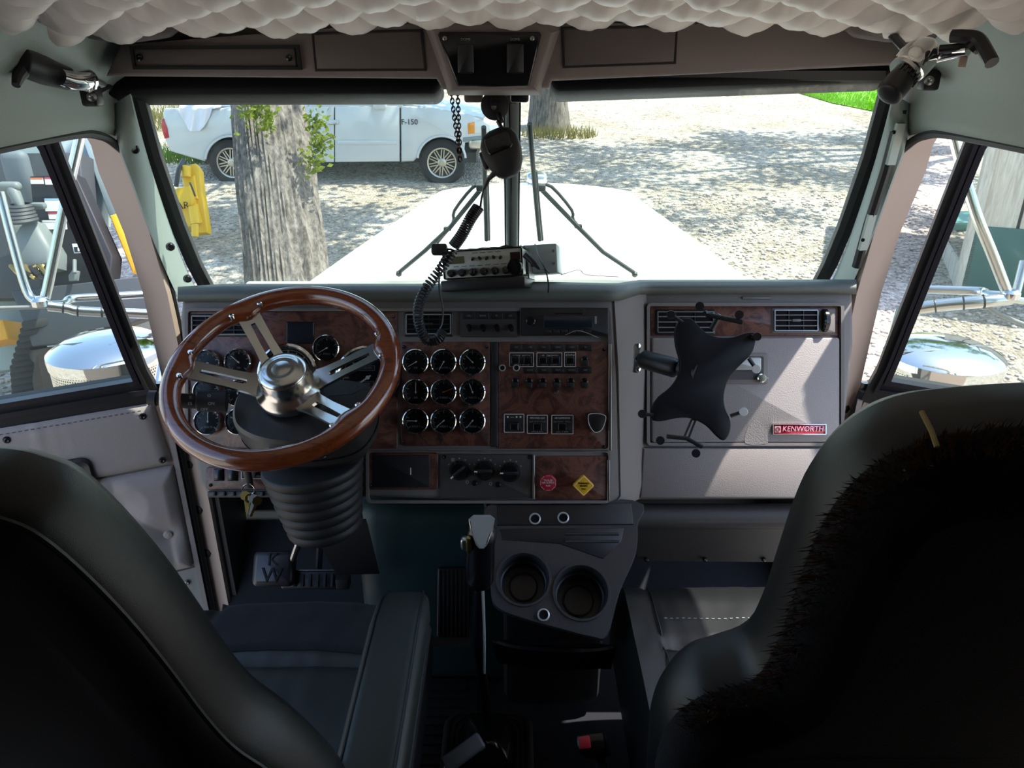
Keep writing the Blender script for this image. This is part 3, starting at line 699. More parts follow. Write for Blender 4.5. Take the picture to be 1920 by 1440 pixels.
# right hand switch panel -------------------------------------------
DS = DA - .005
for row, v in ((0, 651), (1, 694)):
    for k in range(6):
        u = 956 + k * 26
        if row == 1 and k == 0: continue
        w1 = dp('label_plate', rc(u, v - 6, u + 24, v + 6), DS - .002, .004, plast, bev=.0008)
        text('legend', ('CLR', 'CAB', 'DRL', 'MARK', 'LOAD', 'HI', 'PANEL', 'DOME', 'FOG', 'SPOT', 'WORK', 'DIFF')[row * 6 + k], .0045, at(u + 12, v, DS - .0025), grey_ink, w1)
for k in range(6):
    for v in ((717,) if k < 5 else (717, 676)):
        u = 966 + k * 26
        tg_ = obj('toggle_switch', MB().lathe([(.0075, 0), (.0075, .004), (.005, .006), (0, .006)], None, 14), plast_g, dash, at(u, v - 2, DS))
        obj('toggle_paddle', MB().rbox((-.001, -.006, .014), (.016, .012, .016), .003, 2), plast, tg_, at(u, v, DS))
        if v == 717: obj('toggle_dot', MB().lathe([(.0014, 0), (.0014, .0008), (0, .0008)], None, 8), grey_ink, tg_, at(u - 9, v + 6, DS - .001))
def framed(u0, v0, u1, v1, top=None, sub=None, low=None):
    b_ = dp('switch_plate', rc(u0, v0, u1, v1), DS - .003, .005, plast, r=.002, bev=.001)
    a = L(u0, v0, DS - .0035); c = L(u1, v1, DS - .0035); po = rrect(a[0], a[1], c[0], c[1], .002)
    obj('white_border', MB().hollow(po, inset(po, .0013), 0, .0006), white_ink, b_, DM(DS - .0035))
    if top: text('legend', top, .005, at((u0 + u1) / 2, v0 + 6, DS - .0035), white_ink, b_, width=px((u1 - u0) * .7, DS))
    if sub: text('legend', sub, .0042, at((u0 + u1) / 2, v0 + 13, DS - .0035), grey_ink, b_, width=px((u1 - u0) * .8, DS))
    if low: text('legend', low, .0042, at((u0 + u1) / 2, v1 - 4, DS - .0035), grey_ink, b_, width=px((u1 - u0) * .6, DS))
    return b_
for q in ((955, 661, 1001, 688, 'LOW  HIGH', None, 'ON'), (1006, 661, 1054, 688, 'UP  DOWN', None, 'ON  OFF'), (1058, 660, 1080, 688, 'ON', None, 'OFF')):
    b_ = framed(*q)
    for k in range(2 if q[2] - q[0] > 30 else 1):
        u = q[0] + (q[2] - q[0]) * ((k + .5) / (2 if q[2] - q[0] > 30 else 1)); dp('rocker', rc(u - 8, 667, u + 8, 682), DS - .007, .006, plast_g, b_, .002)
for q in ((945, 776, 983, 811, 'I-II', None, None), (988, 778, 1027, 813, 'FIFTH WHEEL SLIDE', 'UNLOCK LOCK', 'AIR'), (1034, 778, 1075, 814, 'AIR SUSPENSION', 'DUMP  FILL', 'AIR')):
    b_ = framed(*q); u = (q[0] + q[2]) / 2
    dp('rocker', rc(u - 9, 792, u + 9, 808), DS - .012, .012, plast_g, b_, .003)
for u, v in ((942, 690), (968, 690)):
    c_ = obj('chrome_plug', MB().lathe([(.005, .014), (.0062, .016), (.0075, .014), (.0075, -.002)], None, 18), bright_rim, dash, at(u, v, DS)); obj('plug_centre', MB().lathe([(.006, 0), (.006, .012), (0, .012)], None, 14), plast, c_, at(u, v, DS))
obj('toggle_switch', MB().tube([(0, 0, 0), (0, 0, .008), (-.003, -.004, .018)], [.006, .005, .003], 10), steel, dash, at(1043, 733, DS))
# shield shaped knob
sh = ccw([(q[0] * .019, q[1] * .019) for q in [(-1.0, .65), (-.7, 1.0), (.3, 1.02), (1.05, .75), (1.1, .2), (.75, -.75), (.3, -1.15), (-.3, -1.15), (-.85, -.35)]]); sh = [tuple(q) for q in spline([V(q) for q in sh], 4, True)]
kn = obj('shield_knob', MB().prism(sh, 0, .035, None, .004), plast, dash, at(1115, 790, DS)); obj('knob_rim', MB().hollow(inset(sh, .0008), inset(sh, .0022), .0345, .0358), white_ink, kn, at(1115, 790, DS))
# heater controls ----------------------------------------------------
for u, v, a in ((861, 882, -48), (909, 882, -90), (957, 885, -90)):
    k_ = obj('heater_dial', MB().lathe([(.0215, -.001), (.0215, .004), (.018, .012), (.016, .020), (0, .021)], None, 28), plast_g, dash, at(u, v, DA - .005))
    obj('dial_grip', MB().rbox((0, 0, .020), (.034, .008, .012), .003, 2), plast, k_, at(u, v, DA - .005) @ Matrix.Rotation(R(a + 90), 4, 'Z'))
    obj('dial_pointer', MB().box((0, .0155, .0245), (.003, .013, .002)), white_ink, k_, at(u, v, DA - .005) @ Matrix.Rotation(R(a + 180 if a > -60 else 90), 4, 'Z'))
    mk = MB()
    for j in range(5): t = R(30 + 30 * j); mk.box((.026 * cos(t), .026 * sin(t), 0), (.003, .003, .0005))
    obj('dial_marks', mk, grey_ink, k_, kind='stuff', M=at(u, v, DA - .0052), ang=0)
for u, v in ((890, 905), (934, 908)):
    b_ = obj('push_button', MB().lathe([(.006, 0), (.006, .006), (.004, .008), (0, .0075)], None, 16), plast_g, dash, at(u, v, DA - .005)); obj('button_symbol', MB().hollow(circle(.0038, 12), circle(.0022, 12), 0, .0006), grey_ink, b_, at(u - 14, v - 1, DA - .0052))
obj('fan_symbol', MB().box((0, .0025, 0), (.006, .002, .0006)).box((0, -.0025, 0), (.006, .002, .0006)).box((-.0025, 0, 0), (.002, .006, .0006)).box((.0025, 0, 0), (.002, .006, .0006)), grey_ink, dash, at(849, 862, DA - .0052), ang=0)
# key panel: recessed black square with ignition mark
kp = dp('ashtray_door', rc(698, 853, 806, 914), DA - .006, .008, plast_m, r=.003, bev=.002); dp('white_tick', rc(769, 877, 771, 890), DA - .0065, .002, white_ink, kp, 0)
# brake valves
oc = [(.0185 * cos(R(22.5 + 45 * k)), .0185 * sin(R(22.5 + 45 * k))) for k in range(8)]
rv = obj('trailer_air_knob', MB().lathe([(.012, -.004), (.010, .0), (.010, .03)], None, 16).prism(oc, .028, .042, None, .003), redp, dash, at(1026, 901, DA - .005), label='red octagonal trailer air supply knob')
for s_, y, sz in (('TRAILER', .0055, .0052), ('AIR SUPPLY', .0005, .0052), ('PUSH', -.006, .004)): text('knob_lettering', s_, sz, at(1026, 901, DA - .005) @ T(0, y, .0425), white_ink, rv, .0003)
mk = MB(); [mk.box((0, .0155, .0423), (.009, .0011, .0005), Matrix.Rotation(R(45 * k + 45), 4, 'Z')) for k in range(8)]; obj('knob_border', mk, mat('pink_print', 'c98a8c', .6, var=0), rv, at(1026, 901, DA - .005), ang=0)
MY = at(1091, 906, DA - .005)
dm_ = [tuple(V(q)) for q in rrect(-.0165, -.0165, .0165, .0165, .004)]
yv = obj('parking_brake_knob', MB().lathe([(.012, -.004), (.010, 0), (.010, .03)], None, 16).prism(dm_, .028, .042, Matrix.Rotation(R(45), 4, 'Z'), .002), yelp, dash, MY, label='yellow diamond parking brake knob')
for s_, y, sz in (('PARKING', .005, .0056), ('BRAKE', -.0005, .0056), ('PULL', -.007, .0045)): text('knob_lettering', s_, sz, MY @ T(0, y, .0425), dial, yv, .0003)
po = rrect(-.0145, -.0145, .0145, .0145, .003); obj('knob_border', MB().hollow(po, inset(po, .001), .042, .0424), mat('cream_print', 'e8d9a0', .6, var=0), yv, MY @ Matrix.Rotation(R(45), 4, 'Z'))
# lower left row switches
for u in (409, 435): dp('rocker', rc(u - 9, 879, u + 9, 902), DA - .009, .01, plast_g, bev=.003)
lp_ = dp('ignition_plate', rc(452, 878, 500, 898), DA - .0075, .006, plast, r=.002); a = L(452, 878, DA - .008); c = L(500, 898, DA - .008); po = rrect(a[0], a[1], c[0], c[1], .001)
obj('white_border', MB().hollow(po, inset(po, .0012), 0, .0006), white_ink, lp_, DM(DA - .008)); obj('ignition_lock', MB().lathe([(.010, 0), (.010, .006), (.007, .008), (0, .008)], None, 18), chrome_s, lp_, at(472, 889, DA - .009))
# ------------------------------ passenger side -----------------------
rimf('glovebox_surround', rc(1213, 568, 1583, 836), DB - .012, .007, .014, vinyl, r=.010)
burlp('passenger_strip', rc(1220, 574, 1576, 630), DB - .003)
gb = dp('glovebox_door', rc(1222, 633, 1575, 830), DB - .012, .014, mat('glovebox_vinyl', '8b8482', .5, bump=.5, scale=420, var=.04), r=.006, bev=.004)
lt = dp('latch_plate', rc(1345, 662, 1441, 720), DB - .016, .006, vinyl, gb, .002, r=.006); dp('latch_recess', rc(1352, 668, 1432, 712), DB - .0162, .004, vinyl_dk, gb, 0, r=.004)
dp('latch_paddle', rc(1352, 670, 1428, 694), DB - .022, .006, silver, gb, .003, r=.004); obj('latch_lock', MB().lathe([(.010, 0), (.010, .010), (.008, .012), (0, .012)], None, 18).box((.004, 0, .013), (.02, .003, .003)), chrome, gb, at(1426, 709, DB - .016))
bd = dp('name_badge', rc(1449, 795, 1549, 815), DB - .016, .005, badge_red, gb, .001, r=.001)
a = L(1449, 795, DB - .0165); c = L(1549, 815, DB - .0165); po = rrect(a[0], a[1], c[0], c[1], .001); obj('badge_frame', MB().hollow(po, inset(po, .0016), -.003, .0015), chrome, gb, DM(DB - .0165))
text('badge_lettering', 'KENWORTH', .017, at(1505, 804.5, DB - .0172), mat('badge_pink_silver', 'e8b4bd', .25, .6, var=0), gb, .0006, width=px(76, DB), shear=.15)
dp('badge_emblem', rc(1453, 799, 1464, 811), DB - .0172, .002, silver, gb, 0); obj('emblem_mark', MB().hollow(circle(.0052, 14), circle(.003, 14), 0, .0006), badge_red, gb, at(1458.5, 805, DB - .0178))
stn = spline([V((q[0], q[1])) for q in [(-22, -24), (-20, 0), (-12, 14), (-2, 22), (10, 12), (17, 2), (19, -14), (16, -24)]], 3, True); stn = [(q.x * DB / F, q.y * DB / F) for q in stn]
obj('worn_patch', MB().prism(stn, -.001, .0004), mat('scuffed_vinyl', '6f6a69', .7, bump=.6, scale=300), gb, at(1420, 808, DB - .0122), ang=0)
dp('lower_panel', [(1206, 840), (1578, 840), (1558, 934), (1200, 934)], DB - .010, .012, mat('lower_vinyl', '857d7a', .5, bump=.4, scale=500, var=.05), bev=.004)
# thin raised vinyl strip on the upper right lip
dp('lip_strip', rc(1392, 556, 1446, 561), DB - .004, .006, vinyl, bev=.001)
# ================================================================ STEERING WHEEL
WC = V((-.43796, 1.35713, 2.27427)); WN = V((-.05814, -.42515, .90325)).normalized()
MW = fz(WC, WN, (1, -.1368, 0))
def WL(u, v, h=0): q = MW.inverted() @ Pn(u, v, WC + WN * h, WN); return V((q.x, q.y))
spoke_m = mat('satin_chrome', 'd2d2cc', .2, 1, var=.03)
whl = thing('steering_wheel', 'wooden rimmed steering wheel with four slotted chrome spokes', 'steering wheel', WC)
ends = [WL(*q) for q in ((352, 690), (472, 602), (708, 655), (655, 790))]; angs = [atan2(e.y, e.x) for e in ends]
def rimfn(a, c):
    t = 2 * pi * a; p_ = 2 * pi * c
    k = max(math.exp(-((((t - q + pi) % (2 * pi)) - pi) / .13) ** 2) for q in angs)
    rr = .0195; inn = max(0, -cos(p_)) * .014 * k
    r_ = .209 + rr * cos(p_) - inn; return (r_ * cos(t), r_ * sin(t), rr * sin(p_))
rimo = MB(); NU, NV = 120, 20
rv_ = [rimfn(i / NU, j / NV) for i in range(NU) for j in range(NV)]
rimo.add(rv_, [(i * NV + j, ((i + 1) % NU) * NV + j, ((i + 1) % NU) * NV + (j + 1) % NV, i * NV + (j + 1) % NV) for i in range(NU) for j in range(NV)])
obj('rim', rimo, rimw, whl, MW, ang=60)
for t in angs:
    Ms = MW @ Matrix.Rotation(t, 4, 'Z')
    # spoke: plate from the hub (lower) up to the rim
    a = V((.045, 0, -.052)); c = V((.188, 0, -.004)); dx = (c - a).normalized(); Lh = (c - a).length
    Mp = Ms @ frame(a, dx, (0, 1, 0))
    po = [(0, -.030), (.03, -.024), (Lh * .5, -.0215), (Lh, -.0225), (Lh, .0225), (Lh * .5, .0215), (.03, .024), (0, .030)]
    pi_ = [(.040, -.0045), (.045, -.006), (Lh * .55, -.006), (Lh - .022, -.0045), (Lh - .022, .0045), (Lh * .55, .006), (.045, .006), (.040, .0045)]
    s_ = obj('spoke', MB().hollow(po, pi_, -.003, .003), spoke_m, whl, Mp)
    obj('spoke_screw', MB().lathe([(.0055, -.004), (.0055, .004), (.003, .006), (0, .006)], None, 12), chrome, s_, Ms @ T(.190, .030, .010)); obj('spoke_screw', MB().lathe([(.0055, -.004), (.0055, .004), (.003, .006), (0, .006)], None, 12), chrome, s_, Ms @ T(.190, -.030, .010))
obj('hub', MB().lathe([(.062, -.066), (.066, -.058), (.064, -.046), (.052, -.038), (.049, -.020), (.048, -.006), (.045, .001), (.037, .0045), (.0335, .0045), (.032, .0058), (.022, .0066), (.020, .0058), (.018, .0066), (0, .0075)], None, 56), spoke_m, whl, MW, ang=50)
# ================================================================ STEERING COLUMN
shroud_m = mat('shroud_plastic', '2b2928', .36, bump=.15, scale=900)
colm = thing('steering_column', 'black steering column shroud with ribbed rubber boot below the wheel', 'steering column', P(600, 980, 1.68))
MC = fz(WC + WN * -.088 + V((.020, -.008, -.008)), WN, (1, -.1, 0))
sp_ = [tuple(q) for q in spline([V(q) for q in [(-.138, .02), (-.122, -.06), (-.05, -.098), (.05, -.098), (.122, -.068), (.14, .01), (.10, .06), (-.08, .06)]], 6, True)]
obj('shroud', MB().layers([(inset(sp_, .02), -.10), (inset(sp_, .008), -.075), (sp_, -.065), (sp_, .005), (inset(sp_, .006), .012), (inset(sp_, .04), .016)], MC), shroud_m, colm)
obj('shroud_seam', MB().hollow(inset(ccw(sp_), -.0015), inset(ccw(sp_), .004), -.048, -.044, MC), plast_g, colm)
q = MC @ V((-.045, -.0985, -.025)); obj('lock_hole', MB().lathe([(.011, .002), (.012, .004), (.013, .002), (.013, -.003)], fz(q, MC.to_3x3() @ V((-.05, -1, 0))), 18), steel, colm); obj('hole_plug', MB().lathe([(.011, 0), (.011, .002), (0, .002)], fz(q, MC.to_3x3() @ V((-.05, -1, 0))), 18), dial, colm)
q = MC @ V((.055, -.097, -.025)); obj('lock_hole', MB().lathe([(.009, .002), (.010, .004), (.011, .002), (.011, -.003)], fz(q, MC.to_3x3() @ V((.2, -1, 0))), 18), plast_g, colm)
c0, c1, c2 = P(585, 865, 1.60), P(598, 930, 1.63), P(612, 992, 1.66); bp_, br = [], []
ax = spline([c0, c1, c2], 40)
for i in range(len(ax)):
    t = i / (len(ax) - 1); base = .104 - .028 * t; bp_.append(ax[i]); br.append(base + .0065 * abs(sin(pi * (t * 7 + .0))) ** .6 - .004)
obj('boot', MB().tube(bp_, br, 32), rubber, colm, ang=60)
obj('lower_cover', MB().sheet([[P(582, 990, 1.66), P(690, 985, 1.72)], [P(632, 1078, 1.78), P(712, 1076, 1.84)]], .02), vinyl_dk, colm)
obj('column_tube', MB().cyl(WC - WN * .06, MC @ V((0, 0, -.06)), .03, n=20), plast, colm)
# stalk
stk = obj('stalk', MB().tube([P(425, 752, 1.50), P(372, 752, 1.49), P(368, 752, 1.49), P(352, 752, 1.485), P(282, 746, 1.47)], [.022, .020, .0145, .0145, .0125], 20), plast_m, colm, ang=50)
obj('stalk_cap', MB().tube([P(294, 747, 1.472), P(279, 746, 1.47)], [.0150, .0140], 16), plast, stk)
for u, v, s_ in ((392, 742, 'O'), (396, 757, 'ON'), (383, 768, 'OFF'), (325, 748, '>'), (357, 745, 'E'), (356, 757, 'ES')): text('stalk_mark', s_, .008, frame(P(u, v, 1.462 if u > 370 else 1.468), rt, up), grey_ink, stk)
# ================================================================ KEYS
kr = thing('key_ring', 'bunch of brass keys hanging from the ignition below the steering wheel', 'keys', P(468, 930, 1.60))
obj('key_fob', MB().rbox((0, 0, 0), (.016, .010, .045), .004, 2, T(*P(466, 897, 1.61))), plast, kr)
obj('ring', MB().ring(.012, .0013, fz(P(466, 918, 1.60), (.2, -1, .2)), 24, 6), chrome, kr)
for k, (u, v, a) in enumerate(((461, 940, 6), (467, 945, -4), (473, 946, -14), (478, 949, -22))):
    M = frame(P(u, v, 1.595 - .004 * k), rt, up) @ Matrix.Rotation(R(a), 4, 'Z') @ Matrix.Rotation(R(35 * (k % 2)), 4, 'Y')
    kp_ = [(-.003, -.022), (.001, -.024), (.003, -.02), (.002, -.016), (.003, -.012), (.002, -.008), (.003, .002), (.009, .006), (.010, .015), (.005, .021), (-.005, .021), (-.010, .015), (-.009, .006), (-.003, .002)]
    obj('key', MB().prism(kp_, -.001, .001, M), key_brass if k != 2 else steel, kr)
# ================================================================ CB RADIO ON THE DASH TOP
RC = P(905, 494, 1.585); yaw = R(9)
RX = V((cos(yaw), sin(yaw), 0)) @ Matrix.Identity(3) if False else V((cos(yaw), -sin(yaw) * 0 + sin(yaw), 0)).normalized()
RZ = V((-sin(yaw) * .93, -.93 * cos(yaw), .30)).normalized()
MR = fz(RC, RZ, RX)                       # x right, y up, z out of the face
cb = thing('cb_radio', 'silver faced two-way radio with a row of knobs on top of the dashboard', 'radio', RC - MR.to_3x3() @ V((0, .05, .08)))
hw, hh = .083, .029
obj('case', MB().rbox((0, 0, -.095), (hw * 2, hh * 2 - .003, .185), .004, 2, MR), chrome_s, cb)
obj('faceplate', MB().prism(rrect(-hw, -hh, hw, hh, .004), -.006, .002, MR, .002), silver, cb)
obj('face_border', MB().hollow(rrect(-hw, -hh, hw, hh, .004), inset(rrect(-hw, -hh, hw, hh, .004), .0025), 0, .004, MR), plast_g, cb)
obj('meter', MB().prism(rrect(-.073, .002, -.038, .017, .001), 0, .003, MR), mat('meter_glass', '5c5c4a', .2), cb); obj('channel_display', MB().prism(rrect(.058, .003, .078, .019, .001), 0, .003, MR), mat('dark_red_display', '2c1d1f', .2), cb)
for k in range(5): obj('small_switch', MB().tube([(0, 0, 0), (0, 0, .005), (0, .002 if k % 2 else -.003, .010)], [.0036, .003, .0024], 10), plast_g, cb, MR @ T(-.019 + k * .0143, .0105, .002))
for k in range(6):
    kb_ = obj('knob', MB().lathe([(.0085, 0), (.0085, .003), (.007, .012), (.0062, .015), (0, .015)], None, 18), plast_g, cb, MR @ T(-.066 + k * .0228, -.0165, .002)); obj('knob_cap', MB().lathe([(.0058, .0145), (.005, .016), (0, .0162)], None, 14), chrome if k > 1 else plast, kb_, MR @ T(-.066 + k * .0228, -.0165, .002))
ck_ = obj('channel_knob', MB().lathe([(.0165, 0), (.0165, .004), (.014, .012), (0, .012)], None, 24).box((0, 0, .013), (.010, .030, .008), Matrix.Rotation(R(15), 4, 'Z')), plast_g, cb, MR @ T(.067, -.011, .002))
tx = MB()
for k in range(7): tx.box((-.055 + k * .0165, -.0035, .0022), (.011, .0012, .0004))
for k in range(4): tx.box((-.015 + k * .016, .022, .0022), (.012, .001, .0004))
tx.box((-.062, -.0275, .0022), (.03, .002, .0004)); tx.box((-.03, .0275, .0022), (.028, .002, .0004))
obj('printed_legends', tx, plast_m, cb, MR, ang=0, kind='stuff')
# U bracket, mounting box behind, top cloth and wires
obj('mounting_base', MB().rbox((.0, -.042, -.07), (.175, .022, .17), .004, 2, MR), plast, cb)
obj('side_bracket', MB().box((hw + .004, -.008, -.10), (.003, .05, .10), MR).box((-hw - .004, -.008, -.10), (.003, .05, .10), MR), steel, cb)
obj('bracket_screw', MB().lathe([(.008, 0), (.008, .006), (0, .007)], MR @ T(hw + .006, .0, -.09) @ Matrix.Rotation(R(90), 4, 'Y'), 14), plast, cb)
bx2 = P(1018, 488, 1.74); M2 = fz(bx2, RZ, RX)
obj('rear_box', MB().rbox((0, 0, 0), (.075, .062, .12), .003, 2, M2), mat('pale_grey_metal', '9aa6a5', .4, .3), cb)
for dy in (.015, -.012): obj('box_screw', MB().lathe([(.003, 0), (.003, .002), (0, .002)], M2 @ T(.03, dy, .0605), 8), steel, cb)
obj('top_cover', MB().grid(lambda a, c: tuple(MR @ V((-.07 + .15 * a, hh + .004 + .004 * noise.noise((a * 7, c * 5, 1)), -.01 - .16 * c))), 24, 14), mat('grey_green_film', '6d827b', .3), cb, ang=60)
pl_ = obj('plug', MB().tube([MR @ V((hw + .006, .012, .004)), MR @ V((hw + .024, -.006, .010)), MR @ V((hw + .034, -.018, .008))], [.007, .006, .003], 10), plast, cb)
obj('power_lead', MB().tube(spline([MR @ V((hw + .034, -.018, .008)), P(1022, 505, 1.58), P(1028, 530, 1.60), P(1028, 548, 1.63)], 6), .0016, 6), plast, cb)
obj('aerial_lead', MB().tube(spline([P(1003, 458, 1.66), P(1010, 480, 1.60), P(1020, 500, 1.575), P(1030, 512, 1.60)], 6), .0015, 6), plast, cb)
obj('trailing_wire', MB().tube(spline([P(1052, 515, 1.75), P(1085, 506, 1.80), P(1096, 514, 1.85), P(1120, 517, 1.86), P(1160, 519, 1.87)], 6), .0012, 6), grey_ink, cb)
# ================================================================ MICROPHONE WITH COILED CORD, HANGING
mc = thing('hand_microphone', 'black hand microphone hanging from the overhead console with coiled cord', 'microphone', P(940, 290, 1.42))
MM = fz(P(943, 288, 1.42), V((-.25, -.9, .35)), (1, .1, .3))
sec = []
for t, wx, wy, cy in ((-.044, .012, .010, 0), (-.038, .022, .016, 0), (-.022, .031, .022, .001), (.0, .036, .024, .002), (.022, .036, .024, .002), (.036, .030, .021, .0), (.044, .016, .012, 0)):
    sec.append((t, wx, wy, cy))
mb = MB(); n = 28; vs_ = []
for t, wx, wy, cy in sec:
    for k in range(n):
        a = 2 * pi * k / n; x = abs(cos(a)) ** .7 * (1 if cos(a) > 0 else -1) * wx; z = abs(sin(a)) ** .7 * (1 if sin(a) > 0 else -1) * wy; vs_.append((x, t, z + cy))
m_ = len(sec); mb.add(vs_, [(i * n + k, i * n + (k + 1) % n, (i + 1) * n + (k + 1) % n, (i + 1) * n + k)[::-1] for i in range(m_ - 1) for k in range(n)] + [tuple(range(n)), tuple((m_ - 1) * n + k for k in range(n))[::-1]], MM)
obj('mic_body', mb, plast_m, mc, ang=60)
obj('grille', MB().prism(rrect(-.022, -.004, .026, .030, .008), .018, .027, MM, .003), plast_g, mc)
obj('talk_key', MB().rbox((-.036, .0, .0), (.012, .034, .016), .004, 2, MM), plast, mc)
obj('hanger_clip', MB().tube(spline([P(938, 268, 1.41), P(942, 255, 1.41), P(940, 240, 1.42), P(934, 228, 1.43)], 5), .004, 8), plast, mc)
obj('strain_relief', MB().tube([P(930, 322, 1.42), P(916, 336, 1.43), P(908, 354, 1.44)], [.006, .004, .003], 10), rubber, mc)
def coil(path, r, wr, turns, n=9):
    ax = spline(path, 60); m = len(ax); pts = []; S = turns * n
    for i in range(S + 1):
        q = i / S * (m - 1); j = min(int(q), m - 2); c = ax[j].lerp(ax[j + 1], q - j); t = (ax[j + 1] - ax[j]).normalized()
        e1 = t.cross(V((0, 1, 0))); e1 = e1.normalized() if e1.length > .1 else V((1, 0, 0)); e2 = t.cross(e1); a = 2 * pi * i / n
        pts.append(c + (e1 * cos(a) + e2 * sin(a)) * r)
    return pts
obj('cord', MB().tube(spline([P(908, 352, 1.44), P(903, 372, 1.44), P(900, 395, 1.44)], 6) + coil([P(897, 388, 1.44), P(882, 410, 1.44), P(866, 440, 1.45), P(850, 462, 1.46)], .0098, .0022, 22), .0022, 6), plast, mc)
obj('cord_clip', MB().rbox((0, 0, 0), (.030, .02, .026), .004, 2, fz(P(824, 468, 1.47), -fw)), plast, mc)
obj('cord', MB().tube(coil([P(848, 470, 1.47), P(826, 505, 1.46), P(800, 540, 1.47), P(785, 575, 1.50), P(786, 610, 1.53), P(800, 637, 1.55), P(820, 637, 1.55), P(830, 622, 1.56)], .0088, .0022, 42), .0022, 6), plast, mc)
obj('straight_cord', MB().tube(spline([P(832, 505, 1.53), P(824, 520, 1.53), P(824, 545, 1.55), P(830, 575, 1.57), P(829, 605, 1.58), P(819, 625, 1.57)], 8), .002, 6), plast, mc)
# ================================================================ SUCTION DISC AND CHAIN UNDER THE CONSOLE
dsc = thing('suction_mount', 'round black suction disc hanging under the overhead switch box', 'mount', P(928, 198, 1.45))
obj('disc', MB().lathe([(.0, -.006), (.020, -.006), (.0265, -.003), (.0265, .001), (.022, .004), (.006, .006), (0, .006)], fz(P(928, 198, 1.45), V((0, -1, .15))), 36), plast_m, dsc)
obj('stem', MB().tube([P(928, 180, 1.455), P(928, 200, 1.44)], .010, 10), plast, dsc); obj('pivot', MB().lathe([(.005, 0), (.005, .004), (0, .005)], fz(P(926, 201, 1.443), V((0, -1, .15))), 12), steel, dsc)
obj('neck', MB().tube([P(936, 215, 1.45), P(941, 228, 1.44)], [.006, .004], 10), plast, dsc)
chn = thing('hanging_chain', 'doubled dark metal chain hanging from the overhead console', 'chain', P(856, 290, 1.44))
lk = MB().tube([(.0034 * cos(t), 0, .0055 * sin(t)) for t in [2 * pi * k / 12 for k in range(12)]], .0012, 6, True).mesh('chain_link')
gun = mat('gunmetal', '4a4340', .3, .9)
for a0, a1, n_ in (((846, 174), (862, 298), 17), ((858, 174), (863, 298), 17)):
    for k in range(n_):
        t = k / (n_ - 1); q = P(a0[0] + (a1[0] - a0[0]) * t, a0[1] + (a1[1] - a0[1]) * t, 1.44); lk.materials.clear() if False else None
        obj('chain_link', lk, gun, chn, T(*q) @ Matrix.Rotation(R(20 + 80 * (k % 2)), 4, 'Z'))
